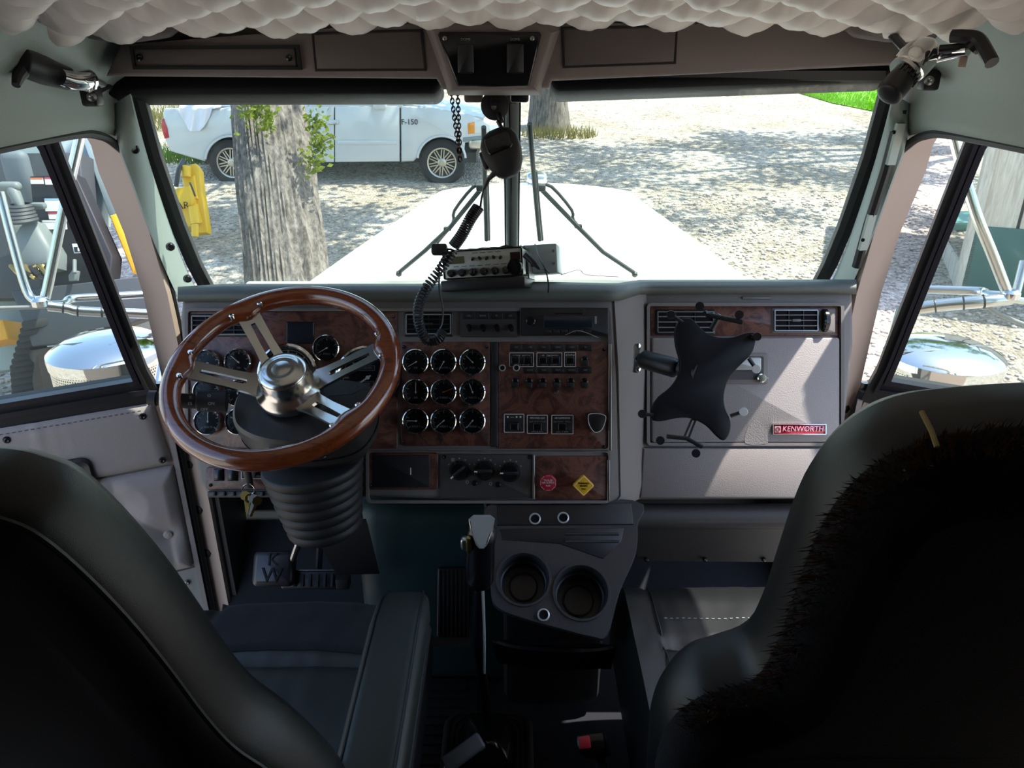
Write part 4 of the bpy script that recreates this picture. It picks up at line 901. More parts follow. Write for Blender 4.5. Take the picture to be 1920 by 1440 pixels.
# ================================================================ SPOTLIGHT HANDLES ON THE CORNER POSTS
def spot(sgn):
    if sgn < 0:
        t = thing('spotlight_handle', 'black and chrome spotlight grip on the driver side rail', 'spotlight handle', P(100, 125, 1.20), 'spotlight handles at the upper corners')
        a, b_, c = P(30, 112, 1.16), P(90, 135, 1.22), P(128, 148, 1.25)
        obj('grip', MB().tube(spline([a, a.lerp(b_, .15), a.lerp(b_, .5), b_, c], 5), [.012, .016, .019, .0205, .021] * 0 or [.006 + .016 * min(1, (i + .5) / 4) - .004 * max(0, (i - 14) / 6) for i in range(21)], 18), plast, t, ang=60)
        obj('grip_collar', MB().tube([P(84, 132, 1.215), P(118, 145, 1.245)], [.0195, .016], 18), plast_m, t)
        obj('chrome_elbow', MB().tube(spline([P(112, 144, 1.22), P(132, 150, 1.24), P(152, 151, 1.26), P(166, 150, 1.28)], 5), [.013 + .004 * (i / 15) for i in range(16)], 16), chrome, t)
        obj('elbow_ball', MB().lathe([(0, -.018), (.0127, -.0127), (.018, 0), (.0127, .0127), (0, .018)], T(*P(163, 152, 1.275)), 20), chrome, t)
        obj('rear_lever', MB().tube([P(44, 130, 1.17), P(34, 145, 1.16), P(30, 160, 1.155)], [.011, .009, .006], 10), plast, t)
        obj('bracket', MB().tube([P(88, 104, 1.25), P(104, 112, 1.28)], [.012, .008], 10), plast, t)
        obj('latch_plate', MB().box((0, 0, 0), (.028, .006, .008), frame(P(102, 158, 1.24), (P(122, 162, 1.26) - P(86, 154, 1.22)), up)), chrome_s, t)
        obj('post', MB().tube([P(166, 150, 1.28), Px(196, 160, -.79)], .008, 10), steel, t)
    else:
        t = thing('spotlight_handle', 'chrome bodied spotlight grip with black ribbed handle on the passenger side rail', 'spotlight handle', P(1710, 120, 1.150), 'spotlight handles at the upper corners')
        a, b_ = P(1664, 180, 1.150), P(1712, 122, 1.160)
        obj('grip', MB().tube(spline([a, a.lerp(b_, .08), a.lerp(b_, .25), a.lerp(b_, .6), b_], 4), [.006, .014, .0175, .019, .0195, .020, .020, .020, .020, .020, .0198, .0195, .019, .0185, .018, .018, .018], 20), plast, t, ang=60)
        for k in range(7):
            ang_ = R(-60 + 20 * k); e = (b_ - a).normalized(); n1 = e.cross(V((0, 1, 0))).normalized(); n2 = e.cross(n1); off = (n1 * sin(ang_) - n2 * cos(ang_) * (1 if n2.y > 0 else -1)) * .0195
            obj('grip_rib', MB().tube([a.lerp(b_, .52) + off, a.lerp(b_, .86) + off], .0016, 6), plast_g, t)
        obj('chrome_body', MB().tube(spline([P(1697, 133, 1.160), P(1706, 124, 1.160), P(1724, 106, 1.165), P(1740, 100, 1.170), P(1750, 104, 1.170)], 4), [.021, .023, .025, .0265, .027, .0275, .0275, .027, .0265, .026, .025, .0235, .022, .019, .016, .013, .010], 20), chrome, t, ang=60)
        obj('chrome_collar', MB().tube([P(1694, 137, 1.160), P(1702, 129, 1.160)], .0245, 20), chrome_s, t)
        obj('chrome_arm', MB().tube(spline([P(1740, 106, 1.170), P(1760, 104, 1.160), P(1785, 99, 1.140), P(1815, 94, 1.120)], 4), [.011 - .003 * i / 12 for i in range(13)], 12), chrome, t)
        obj('arm_lever', MB().tube(spline([P(1762, 92, 1.140), P(1785, 90, 1.130), P(1812, 86, 1.120), P(1828, 80, 1.110)], 4), .006, 10), plast, t)
        obj('yoke', MB().tube(spline([P(1785, 68, 1.120), P(1805, 68, 1.110), P(1832, 72, 1.100), P(1848, 95, 1.090), P(1860, 118, 1.080)], 4), .0095, 10), plast, t)
        obj('yoke_stem', MB().tube([P(1822, 92, 1.110), P(1838, 78, 1.100)], .011, 10), plast, t)
        obj('thumb_tab', MB().rbox((0, 0, 0), (.012, .004, .016), .003, 2, T(*P(1805, 116, 1.120))), paint_be, t)
        obj('post', MB().tube([P(1728, 102, 1.180), P(1700, 95, 1.230), P(1668, 60, 1.300)], .007, 10), plast, t)
spot(-1); spot(1)
# ================================================================ TABLET MOUNT IN FRONT OF THE GLOVEBOX
DT = 1.52
tm = thing('tablet_mount', 'black four cornered tablet holder on an arm in front of the glovebox', 'tablet mount', P(1195, 670, 1.66))
ol = [(1288, 596), (1300, 600), (1322, 622), (1345, 632), (1375, 632), (1400, 624), (1418, 626), (1416, 645), (1408, 665), (1385, 688), (1366, 712), (1358, 740), (1360, 765), (1370, 790), (1368, 812), (1358, 826), (1345, 818), (1325, 798), (1298, 785), (1270, 784), (1240, 790), (1222, 786), (1224, 764), (1235, 745), (1258, 726), (1272, 705), (1276, 680), (1268, 650), (1266, 620), (1275, 600)]
pl2 = [tuple(q) for q in spline([V(L(u, v, DT)) for u, v in ol], 3, True)]
obj('holder_plate', MB().prism(pl2, -.012, 0, DM(DT), .002), mat('holder_black', '0f1118', .55, spec=.25), tm)
for a, c in (((1266, 600), (1296, 604)), ((1408, 632), (1422, 634)), ((1216, 776), (1236, 782)), ((1352, 812), (1340, 800))): pass
def pegs(u0, v0, u1, v1, D=DT, m=plast): obj('corner_arm', MB().tube([P(u0, v0, D), P(u1, v1, D)], .004, 8), plast, tm); obj('corner_peg', MB().tube([P(u1, v1, D), P(u1, v1, D - .01), P(u1, v1, D - .022)], [.0085, .0085, .008], 14), m, tm)
whitep = mat('white_rubber_tip', 'd9d9d8', .5)
pegs(1280, 605, 1258, 590); pegs(1408, 630, 1420, 631); pegs(1225, 778, 1204, 776); pegs(1370, 780, 1394, 772, DT, whitep); pegs(1404, 672, 1418, 692, DT, whitep)
obj('top_slide', MB().tube([P(1334, 618, DT + .01), P(1350, 590, DT)], .006, 8), plast, tm); obj('top_bar', MB().tube([P(1322, 583, DT), P(1325, 590, DT), P(1392, 604, DT - .01)], .005, 8), plast, tm)
for u, v in ((1312, 574), (1386, 590)): obj('corner_peg', MB().tube([P(u, v, DT), P(u, v, DT - .015)], .0085, 14), plast, tm)
obj('bottom_slide', MB().hollow(*(lambda p: (p, inset(p, .003)))(ccw([L(1296, 785, DT + .01), L(1306, 786, DT + .01), L(1292, 822, DT + .01), L(1281, 820, DT + .01)])), -.003, .003, DM(DT + .01)), plast, tm)
obj('bottom_bar', MB().tube([P(1250, 818, DT), P(1287, 822, DT), P(1317, 838, DT - .005)], .0045, 8), plast, tm)
for u, v in ((1238, 826), (1305, 850)): obj('corner_peg', MB().tube([P(u, v, DT), P(u, v, DT - .015)], .0085, 14), plast, tm)
obj('wall_plate', MB().rbox((0, 0, 0), (.014, .062, .012), .003, 2, frame(P(1193, 672, 1.655), (.5, -.1, 0), up)), steel, tm)
for v in (648, 692): obj('wall_screw', MB().lathe([(.006, 0), (.005, .004), (0, .005)], fz(P(1196, v, 1.645), V((.3, -1, .3))), 12), chrome, tm)
obj('arm', MB().tube([P(1200, 672, 1.64), P(1208, 674, 1.62), P(1265, 690, 1.575), P(1272, 690, 1.56)], [.010, .020, .020, .012], 16), plast, tm, ang=50)
obj('ball_joint', MB().lathe([(0, -.014), (.011, -.009), (.015, 0), (.011, .009), (0, .014)], T(*P(1204, 673, 1.632)), 18), plast_g, tm)
obj('clamp_knob', MB().tube([P(1283, 675, 1.56), P(1285, 640, 1.55)], .012, 12), plast, tm); obj('rear_socket', MB().tube([P(1275, 690, 1.56), P(1310, 700, DT + .012)], [.016, .022], 16), plast, tm)
# ================================================================ SEATS
def seatback(sgn, xc, yt, zt, outline, mat_edge, rec=.18):
    nrm = V((0, -1, -rec)).normalized(); p0 = (0, yt, zt)
    M = fz((xc, yt, zt), nrm, (1, 0, 0)); pts = []
    for u, v in outline:
        q = M.inverted() @ Pn(u, v, V(p0) - nrm * .092, nrm); pts.append((q.x, q.y))
    return M, pts
def seat(sgn):
    side = 'driver' if sgn < 0 else 'passenger'
    if sgn < 0:
        xc, yt, zt = -.49, .505, 2.55; out = [(20, 852), (70, 858), (140, 886), (215, 950), (300, 1045), (370, 1140), (430, 1230), (480, 1290), (540, 1335), (600, 1390), (650, 1450)]
        t = thing('driver_seat', 'black leather driver seat seen from behind with a padded armrest', 'seat', (xc, .8, FLZ))
    else:
        xc, yt, zt = .54, .535, 2.60; out = [(1960, 722), (1880, 723), (1790, 730), (1700, 742), (1630, 768), (1570, 812), (1520, 875), (1488, 945), (1460, 1030), (1430, 1120), (1395, 1182), (1340, 1205), (1290, 1222), (1245, 1262), (1222, 1320), (1215, 1390), (1210, 1450)]
        t = thing('passenger_seat', 'black leather passenger seat with a brown plush cover on its back', 'seat', (xc, .8, FLZ))
    nrms = V((0, -1, -.18)).normalized(); p0s = (0, yt, zt)
    M, pts = seatback(sgn, xc, yt, zt, out, None)
    sd = 1 if sgn < 0 else -1
    xs = [(abs(x), y) for x, y in pts]
    half = [(sd * .012, pts[0][1] + .006), (sd * .045, pts[0][1] + .003)] + [(x, y) for x, y in pts[1:] if sd * x > .06]
    yb = half[-1][1]; wb = abs(half[-1][0])
    half += [(sd * (wb + .005), yb - .10), (sd * (wb - .01), yb - .25), (sd * (wb - .03), min(yb - .35, -.86))]
    full = half + [(-x, y) for x, y in half[::-1]]
    full = [tuple(q) for q in spline([V(q) for q in full], 4, True)]; full = ccw(full)
    lay = [(inset(full, .03), -.118), (inset(full, .012), -.112), (full, -.095), (inset(full, -.003), -.065), (full, -.036), (inset(full, .008), -.018), (inset(full, .022), -.007), (inset(full, .04), -.001), (inset(full, .065), .002)]
    obj('backrest', MB().layers(lay, M), leather, t, ang=70)
    # double stitched welt around the rear edge
    wl = inset(full, .006); obj('welt', MB().tube([M @ V((x, y, -.022)) for x, y in wl], .0028, 6, True), leather_g, t)
    if sgn > 0:     # plush cover over the back with a fringed edge
        cov = inset(full, -.003)
        obj('back_cover', MB().layers([(inset(full, .004), -.034), (cov, -.030), (inset(full, .002), -.014), (inset(full, .012), -.002), (inset(full, .03), .008), (inset(full, .06), .012)], M), cloth, t, ang=70)
        fr_ = MB(); rf = random.Random(5); n_ = len(cov)
        for k in range(5200):
            i = rf.randrange(n_); a = V(cov[i]); c = V(cov[(i + 1) % n_]); q = a.lerp(c, rf.random()); o = (V((c.y - a.y, a.x - c.x)).normalized() if (c - a).length > 1e-6 else V((0, 1)))
            if q.y < -.45: continue
            p0 = V((q.x, q.y, rf.uniform(-.034, -.004))) - V((o.x, o.y, 0)) * rf.uniform(.001, .012); p1 = p0 + V((o.x, o.y, 0)) * rf.uniform(.006, .018) + V((rf.uniform(-.006, .006), rf.uniform(-.004, .004), rf.uniform(0, .008))); sd_ = V((o.y, -o.x, 0)) * .0011
            fr_.add([p0 - sd_, p0 + sd_, p1], [(0, 1, 2)], M)
        fo_ = obj('plush_fringe', fr_, fur, t, ang=0); fo_['kind'] = 'stuff'
        a = M @ V((M.inverted() @ Pn(1728, 772, V(p0s) - nrms * .03, nrms))); c = M @ V((M.inverted() @ Pn(1757, 838, V(p0s) + nrms * .004, nrms))); obj('elastic_strap', MB().tube([a, a.lerp(c, .5) + V((0, -.004, 0)), c], .0022, 6), mat('tan_elastic', 'a08c5c', .8), t)
    # cushion
    xc = -.44 if sgn < 0 else .49
    zc = 1.735; y0, y1 = .66, 1.37 if sgn < 0 else 1.435; wx = .265
    def top(a, c):
        x = -wx + 2 * wx * a; y = y0 + (y1 - y0) * c; e = abs(x) / wx
        z = zc + .03 * max(0, (e - .55) / .45) ** 1.5 + .012 * sin(pi * c) - .06 * max(0, (c - .88) / .12) ** 2 - .10 * max(0, (e - .93) / .07) ** 2
        z += -.014 * math.exp(-((c - .70) / .015) ** 2) * (e < .72)       # seam between cloth front and leather
        z += -.008 * math.exp(-((e - .72) / .02) ** 2) + .0025 * noise.noise((x * 25, y * 12, 4))
        yy = y + .02 * (1 - e * e) * (c > .9) - (.05 if sgn < 0 else .02) * e ** 4 * c; return (xc + x, yy, z)
    cu = obj('cushion', MB().grid(top, 60, 60), leather_g if sgn < 0 else leather, t, ang=70)
    bs = [(xc - wx, y0), (xc + wx, y0), (xc + wx, y1 - .045), (xc + wx * .6, y1 + .005), (xc - wx * .6, y1 + .005), (xc - wx, y1 - .045)]
    obj('cushion_side', MB().layers([(inset(bs, .02), 1.55), (bs, 1.58), (bs, 1.66), (inset(bs, .004), 1.68)]), leather, t)
    if sgn < 0:
        def cl(a, c):
            x = -.178 + .356 * a; y = 1.175 + .20 * c + .012 * (1 - (x / .18) ** 2); q = top((x + wx) / (2 * wx), min(1, (y - y0) / (y1 - y0)))
            return (q[0], q[1] + .004 * (c > .9), q[2] + .009 + .002 * noise.noise((x * 30, y * 10, 9)) - .008 * (c < .04 or a < .02 or a > .98))
        obj('cushion_cover', MB().grid(cl, 40, 24), cloth, t, ang=60)
    else:
        for s1 in (-1, 1): obj('cushion_seam', MB().tube([V(top((.5 + s1 * .36 * .98), k / 20)) + V((0, 0, .006)) for k in range(2, 20)], .0016, 6), plast, t)
        sm = MB()
        for k in range(28): q = V(top(.18 + .64 * k / 27, .80)); sm.box(q + V((0, 0, .001)), (.006, .0016, .003))
        obj('stitching', sm, grey_ink, t, ang=0, kind='stuff')
    obj('pedestal', MB().rbox((xc, 1.05, 1.43), (.36, .40, .26), .03, 2), plast, t)
    ar_x = -.185 if sgn < 0 else .83
    p_ = [V((ar_x, .50, 1.985)), V((ar_x, .80, 1.985)), V((ar_x, 1.02, 1.975)), V((ar_x, 1.09, 1.955))]
    if sgn < 0:
        rows = []; prof = rrect(-.046, -.045, .046, .03, .022, 5)
        pr = ccw(prof); path = [(.45, 1.975, 1), (.80, 1.975, 1), (.98, 1.972, 1), (1.05, 1.962, .97), (1.085, 1.945, .85), (1.10, 1.925, .55)]
        vs_ = []; n_ = len(pr)
        for y, z, k in path: vs_ += [(ar_x + x * k, y, z + zz * k) for x, zz in pr]
        fs = [(i * n_ + k, (i + 1) * n_ + k, (i + 1) * n_ + (k + 1) % n_, i * n_ + (k + 1) % n_) for i in range(len(path) - 1) for k in range(n_)] + [tuple(range(n_)), tuple((len(path) - 1) * n_ + k for k in range(n_))[::-1]]
        obj('armrest', MB().add(vs_, fs), leather_g, t, ang=60)
        for s1 in (-1, 1): obj('armrest_seam', MB().tube([(ar_x + s1 * .036, .45, 2.004), (ar_x + s1 * .036, .98, 2.001), (ar_x + s1 * .035, 1.05, 1.990), (ar_x + s1 * .030, 1.09, 1.968)], .002, 6), plast, t)
        obj('armrest_shell', MB().rbox((ar_x + .004, .74, 1.925), (.086, .62, .02), .008, 2), plast, t)
        obj('armrest_pivot', MB().cyl((ar_x - .03, .56, 1.94), (ar_x - .10, .56, 1.90), .03, n=16), plast, t)
    return t
driver_seat_ = seat(-1); seat(1)
# ================================================================ GEAR LEVER
gl_ = thing('gear_lever', 'tall black gear lever with a chrome topped grip rising from the floor', 'gear lever', P(905, 1385, 1.80))
b0, b1, b2 = P(915, 1352, 1.70), P(897, 1195, 1.56), P(899, 1095, 1.475); tp = P(903, 990, 1.42)
obj('shaft', MB().tube(spline([b0, P(903, 1255, 1.61), b1, b2], 6), .0105, 14), plast_g, gl_)
obj('air_line', MB().tube(spline([P(908, 1262, 1.60), P(908, 1190, 1.545), P(905, 1100, 1.465)], 6), .0028, 8), bright_rim, gl_)
ga = (tp - b2).normalized(); Mg = fz(b2, ga, (1, 0, 0)); gl_len = (tp - b2).length
obj('grip', MB().lathe([(.013, -.004), (.022, 0), (.0265, .012), (.027, .05), (.026, gl_len * .72), (.028, gl_len * .85), (.027, gl_len * .98), (.018, gl_len + .014), (0, gl_len + .016)], Mg, 28, 1, .95), plast_g, gl_, ang=60)
tpz = [(-.0235, .030), (-.015, .037), (.015, .037), (.0235, .030), (.020, .010), (.010, -.016), (.004, -.022), (-.004, -.022), (-.010, -.016), (-.020, .010)]
obj('chrome_cap', MB().layers([(tpz, -.012), (tpz, .0), (inset(ccw(tpz), .003), .003)], fz(P(903, 1005, 1.393), V((0, -.86, .5)), (1, 0, 0))), bright_rim, gl_)
obj('splitter_button', MB().rbox((0, 0, 0), (.016, .018, .024), .005, 3, T(*P(872, 1018, 1.42))), chrome_s, gl_)
obj('splitter_slide', MB().rbox((0, 0, 0), (.010, .016, .034), .004, 2, T(*P(879, 1020, 1.41))), key_brass, gl_)
# boot on the floor
BZ = 1.345; bc = Pz(912, 1395, BZ)
obj('boot_flange', MB().prism(rrect(bc.x - .105, bc.y - .16, bc.x + .11, bc.y + .10, .04), BZ - .045, BZ, None, .01), rubber, gl_)
for k in range(4):
    po = rrect(bc.x - .095 + .012 * k, bc.y - .15 + .012 * k, bc.x + .10 - .012 * k, bc.y + .09 - .012 * k, .035); obj('boot_rib', MB().hollow(po, inset(po, .005), BZ - .01, BZ + .004), rubber, gl_)
pb = rrect(bc.x - .06, bc.y - .10, bc.x + .065, bc.y + .055, .03, 5)
obj('boot_dome', MB().layers([(pb, BZ - .005), (inset(pb, .004), BZ + .03), (inset(pb, .018), BZ + .058), ([(b0.x + .014 * cos(2 * pi * k / len(pb) + .8), b0.y + .014 * sin(2 * pi * k / len(pb) + .8)) for k in range(len(pb))], BZ + .085)]), plast_g, gl_, ang=60)
hb = driver_seat_
obj('lever_handle', MB().rbox((0, 0, 0), (.085, .034, .012), .006, 3, frame(P(868, 1412, 1.45), P(905, 1385, 1.47) - P(830, 1440, 1.45), (0, 1, .4))), mat('grey_lever_plastic', '45484a', .5), hb); obj('lever_end', MB().rbox((0, 0, 0), (.012, .036, .016), .005, 2, frame(P(898, 1392, 1.465), P(905, 1385, 1.47) - P(830, 1440, 1.45), (0, 1, .4))), plast, hb)
obj('lever_stem', MB().tube([P(836, 1434, 1.45), V((-.19, .70, 1.60))], .010, 8), plast, hb)
# ================================================================ CUP HOLDER CONSOLE
DCU = 1.60
cc = thing('cup_holder_console', 'dark grey console with two cup holders below the dashboard', 'console', P(1050, 1240, 1.68))
CN = V((0, -.62, .78)).normalized(); C0 = P(1060, 1090, DCU); MCu = fz(C0, CN, (1, 0, 0))
def CL(u, v, h=0): q = MCu.inverted() @ Pn(u, v, C0 + CN * h, CN); return (q.x, q.y)
cons_m = mat('console_plastic', '35363a', .32, bump=.2, scale=500)
top_o = [CL(*q) for q in [(928, 940), (1186, 938), (1194, 985), (1190, 1040), (1160, 1110), (1138, 1190), (1110, 1193), (1050, 1178), (985, 1160), (935, 1140), (922, 1110), (922, 1020)]]
top_s = ccw([tuple(q) for q in spline([V(q) for q in top_o], 4, True)])
# top surface with two round openings: built as strips from outline to openings via boolean-free triangulation
c1, c2 = CL(982, 1085), CL(1090, 1110); r1, r2 = .054, .056
bm = bmesh.new()
def loop(pts, z=0): 
    vs = [bm.verts.new((x, y, z)) for x, y in pts]; return [bm.edges.new((vs[i], vs[(i + 1) % len(vs)])) for i in range(len(vs))]
e_ = loop(top_s) + loop(circle(r1, 36, *c1)) + loop(circle(r2, 36, *c2))
bmesh.ops.triangle_fill(bm, use_beauty=True, use_dissolve=False, edges=e_); bm.verts.index_update()
tv = [q.co.copy() for q in bm.verts]; tf = [tuple(q.index for q in f.verts) for f in bm.faces]; bm.free()
tf = [f if (tv[f[1]] - tv[f[0]]).cross(tv[f[2]] - tv[f[0]]).z > 0 else f[::-1] for f in tf]
inn = lambda p, c, r: (p - V((c[0], c[1], 0))).length < r * .999
tf = [f for f in tf if not inn((tv[f[0]] + tv[f[1]] + tv[f[2]]) / 3, c1, r1) and not inn((tv[f[0]] + tv[f[1]] + tv[f[2]]) / 3, c2, r2)]
obj('console_top', MB().add(tv, tf, MCu), cons_m, cc)
obj('console_skirt', MB().layers([(inset(top_s, .012), -.09), (inset(top_s, -.002), -.012), (inset(top_s, -.002), -.004), (top_s, 0)], MCu, True, False), cons_m, cc, ang=50)
for c, r, d in ((c1, r1, .075), (c2, r2, .085)):
    cu_ = obj('cup_well', MB().lathe([(r + .004, .0), (r + .003, .004), (r - .001, .004), (r - .003, -.002), (r - .005, -.045), (r - .008, -.047), (r - .010, -d), (0, -d)], MCu @ T(c[0], c[1], 0), 40), cons_m, cc, ang=40)
    obj('cup_mat', MB().ring(r - .024, .002, MCu @ T(c[0], c[1], -d + .003), 28, 6), rubber, cu_)
obj('socket_plate', MB().prism([CL(*q) for q in [(932, 946), (1184, 944), (1188, 984), (932, 986)]], -.002, .003, MCu, .002), plast, cc)
tr_ = [CL(*q) for q in [(935, 992), (1170, 990), (1165, 1015), (1130, 1048), (1050, 1020), (940, 1012)]]; obj('tray_recess', MB().prism(tr_, -.002, .002, MCu, .0015), plast, cc)
for v in (1002, 1016): obj('tray_ridge', MB().tube([MCu @ V((*CL(1060, v), .003)), MCu @ V((*CL(1160, v), .003))], .003, 6), cons_m, cc)
obj('front_plate', MB().sheet([[P(928, 945, 1.735), P(1186, 945, 1.735)], [P(930, 980, 1.72), P(1192, 980, 1.72)]], .02), plast, cc)
for u, v in ((1003, 973), (1056, 971), (1019, 1153)):
    Mq = fz(Pn(u, v, C0 + CN * .004, CN), CN)
    s_ = obj('power_socket', MB().lathe([(.009, .0), (.010, .004), (.0125, .003), (.0125, -.004)], Mq, 24), bright_rim, cc); obj('socket_cap', MB().lathe([(.009, -.002), (.009, .001), (0, .001)], Mq, 18), dial, s_)
trb = [tuple(q) for q in spline([V((P(u, v, 1.68).x, P(u, v, 1.68).y)) for u, v in [(935, 1160), (1140, 1190), (1140, 1225), (1085, 1243), (1010, 1235), (950, 1205)]], 4, True)]
zt_ = P(1040, 1215, 1.68).z; trb = ccw(trb); obj('lower_tray', MB().layers([(inset(trb, .01), zt_ - .06), (trb, zt_ - .01), (trb, zt_), (inset(trb, .006), zt_ + .003), (inset(trb, .010), zt_ - .004)]), plast, cc)
obj('tunnel_stand', MB().rbox((P(1040, 1000, 1.8).x, 1.58, 1.58), (.24, .30, .50), .03, 2), plast_m, cc)
obj('side_pipe', MB().tube([P(912, 938, 1.72), P(915, 952, 1.73), P(916, 980, 1.74)], .008, 10), steel, cc)
# ================================================================ PEDALS, MATS, BELT BUCKLE
ped = thing('clutch_pedal', 'black rubber clutch pedal with two large raised letters', 'pedal', P(512, 1095, 1.90))
MP = fz(P(512, 1066, 1.87), V((0, -.80, .6)), (1, 0, 0))
pp = rrect(-.050, -.042, .050, .042, .014, 4); obj('pad', MB().layers([(pp, -.02), (pp, -.006), (inset(pp, .004), 0), (inset(pp, .012), .004)], MP, ), rubber_gl, ped)
text('pad_letter', 'K', .042, MP @ T(.0, .020, .005), plast_g, ped, .0015); text('pad_letter', 'W', .05, MP @ T(.0, -.017, .005), plast_g, ped, .0015)
obj('pedal_arm', MB().tube([MP @ V((.03, .0, -.02)), P(548, 1050, 1.88), P(562, 1010, 1.86), P(566, 960, 1.84)], .008, 10), steel, ped)
bp_ = thing('brake_pedal', 'wide ribbed black brake pedal beside the clutch', 'pedal', P(590, 1090, 1.90))
MB_ = fz(P(592, 1085, 1.89), V((0, -.80, .6)), (1, 0, 0)); pp = rrect(-.085, -.025, .06, .020, .008); obj('pad', MB().prism(pp, -.02, 0, MB_, .004), plast, bp_)
for k in range(7): obj('pad_rib', MB().box((-.068 + .018 * k, -.004, .001), (.006, .03, .006), MB_), rubber, bp_)
obj('pad_edge', MB().tube([MB_ @ V((-.08, .020, 0)), MB_ @ V((.05, .020, 0)), MB_ @ V((.06, .008, 0))], .002, 6), steel, bp_)
obj('pedal_arm', MB().tube([MB_ @ V((.0, .01, -.02)), P(600, 1020, 1.92), P(606, 980, 1.88)], .009, 10), plast, bp_)
obj('side_block', MB().rbox((0, 0, 0), (.032, .03, .03), .004, 2, T(*P(644, 1090, 1.87))), rubber, bp_)
ap = thing('accelerator_pedal', 'long ribbed black accelerator treadle beside the engine tunnel', 'pedal', P(850, 1190, 1.85))
q0, q1 = P(862, 1065, 1.86), P(840, 1195, 1.84)
ya = (q0 - q1).normalized(); MA = frame((q0 + q1) / 2, (1, 0, 0), ya); la = (q0 - q1).length; obj('treadle', MB().prism(rrect(-.040, -la / 2, .040, la / 2, .006), -.012, 0, MA, .003), plast, ap)
for k in range(8): obj('tread_rib', MB().box((-.034 + .0097 * k, 0, .002), (.0035, la * .94, .005), MA), rubber, ap)
obj('heel_plate', MB().box((0, 0, 0), (.11, .02, .01), frame(P(838, 1203, 1.86), (1, 0, 0), ya)), steel, ap)
mt = thing('floor_mat', 'ribbed black rubber floor mat beside the driver seat', 'mat', (-.19, 1.1, FLZ))
ma, mb2 = Pz(845, 1225, FLZ + .02), Pz(800, 1435, FLZ + .02)
obj('mat_base', MB().box((-.20, 1.32, FLZ + .008), (.22, .72, .016)), rubber, mt)
for k in range(24): obj('mat_rib', MB().box((-.195, 1.0 + .028 * k, FLZ + .019), (.15, .010, .008)), rubber_gl, mt)
bk = thing('belt_buckle', 'black seat belt buckle with a red release button by the passenger seat', 'buckle', P(1110, 1440, 1.55))
MBk = fz(P(1108, 1392, 1.42), V((-.2, -.55, .8)), (1, .1, 0))
obj('buckle_body', MB().rbox((0, 0, -.055), (.052, .030, .12), .006, 2, MBk), plast_g, bk); obj('release_button', MB().rbox((-.011, 0, .004), (.022, .022, .012), .003, 2, MBk), redp, bk)
obj('stalk', MB().tube([MBk @ V((0, 0, -.11)), V((.20, .85, 1.55)), V((.21, .80, 1.36))], .012, 8), plast, bk)
# ================================================================ TRUCK HOOD, WIPERS, ORNAMENT
hood = thing('truck_hood', 'long white sunlit truck hood beyond the windscreen', 'hood', (.06, 3.0, 1.5))
def hrow(t):           # t 0 near .. 1 far: (y, centre x, half width, z)
    y = 2.06 + 1.66 * t; return y, .05 + .055 * t, .70 - .215 * t ** 1.1, 2.235 - .035 * t
hv = []
for i in range(25):
    t = i / 24; y, xc, wd, z = hrow(t); row = []
    nose = max(0, (t - .93) / .07)
    for j in range(-16, 17):
        a = j / 16; xx = xc + wd * a * (1 - .03 * nose ** 2)
        zz = z + .012 * (1 - a * a) - .10 * max(0, (abs(a) - .86) / .14) ** 2 - .02 * nose ** 2
        row.append(V((xx, y + .24 * (1 - a * a) * t ** 4, zz)))
    row = [row[0] + V((-.03, 0, -.45))] + row + [row[-1] + V((.03, 0, -.45))]
    hv.append(row)
last = [q + V((0, .05, -.5)) for q in hv[-1]]; hv.append([q + V((0, .03, -.04)) for q in hv[-1]]); hv.append(last)
obj('hood_skin', MB().sheet(hv[::-1], .01), white_paint, hood, ang=50)
obj('cowl', MB().box((.0, 2.06, 2.195), (1.56, .10, .05)), white_paint, hood)
obj('cowl_lip', MB().rbox((P(545, 521, 2.15).x, 2.02, 2.235), (.22, .07, .02), .006, 2), mat('pale_green_cowl', 'cfdcd4', .4), hood)
oq = P(1006, 334, 3.72)
obj('ornament', MB().rbox((0, 0, 0), (.10, .10, .05), .02, 3, T(*oq)), chrome_s, hood); obj('ornament_base', MB().rbox((0, 0, -.03), (.075, .09, .03), .01, 2, T(*oq)), chrome, hood)
wpm = mat('wiper_black', '3a3d3e', .5)
def wiper(label, blade, arm, link, D=2.02):
    t = thing('windscreen_wiper', label, 'wiper', WSp(*arm[-1], -.03), 'windscreen wipers')
    obj('blade', MB().tube(spline([WSp(u, v, -.02) for u, v in blade], 4), .0055, 8), wpm, t); 
    obj('blade_spine', MB().tube(spline([WSp(u + 5, v, -.034) for u, v in blade[1:]], 4), .0035, 6), wpm, t)
    obj('arm', MB().tube([WSp(u, v, -.05) for u, v in arm], .0060, 8), wpm, t); obj('link_rod', MB().tube(spline([WSp(u, v, -.06) for u, v in link], 3), .0042, 8), wpm, t)
    obj('pivot', MB().lathe([(.008, 0), (.008, .008), (.005, .011), (0, .011)], fz(WSp(*arm[-1], -.05), WSN), 14), wpm, t)
    obj('arm_clip', MB().rbox((0, 0, 0), (.028, .02, .016), .004, 2, T(*WSp(*arm[0], -.045))), wpm, t); k = arm[1]
    obj('washer_nozzle', MB().rbox((0, 0, 0), (.02, .014, .01), .003, 2, T(*WSp(k[0] + (6 if k[0] > 960 else -6), k[1] + 4, -.055))), wpm, t)
wiper('windscreen wiper on the driver side with raised link rod', [(907, 238), (909, 330), (911, 400), (912, 450)], [(904, 352), (845, 425), (797, 470), (748, 511)], [(904, 349), (886, 352), (852, 395), (849, 418), (820, 455)])
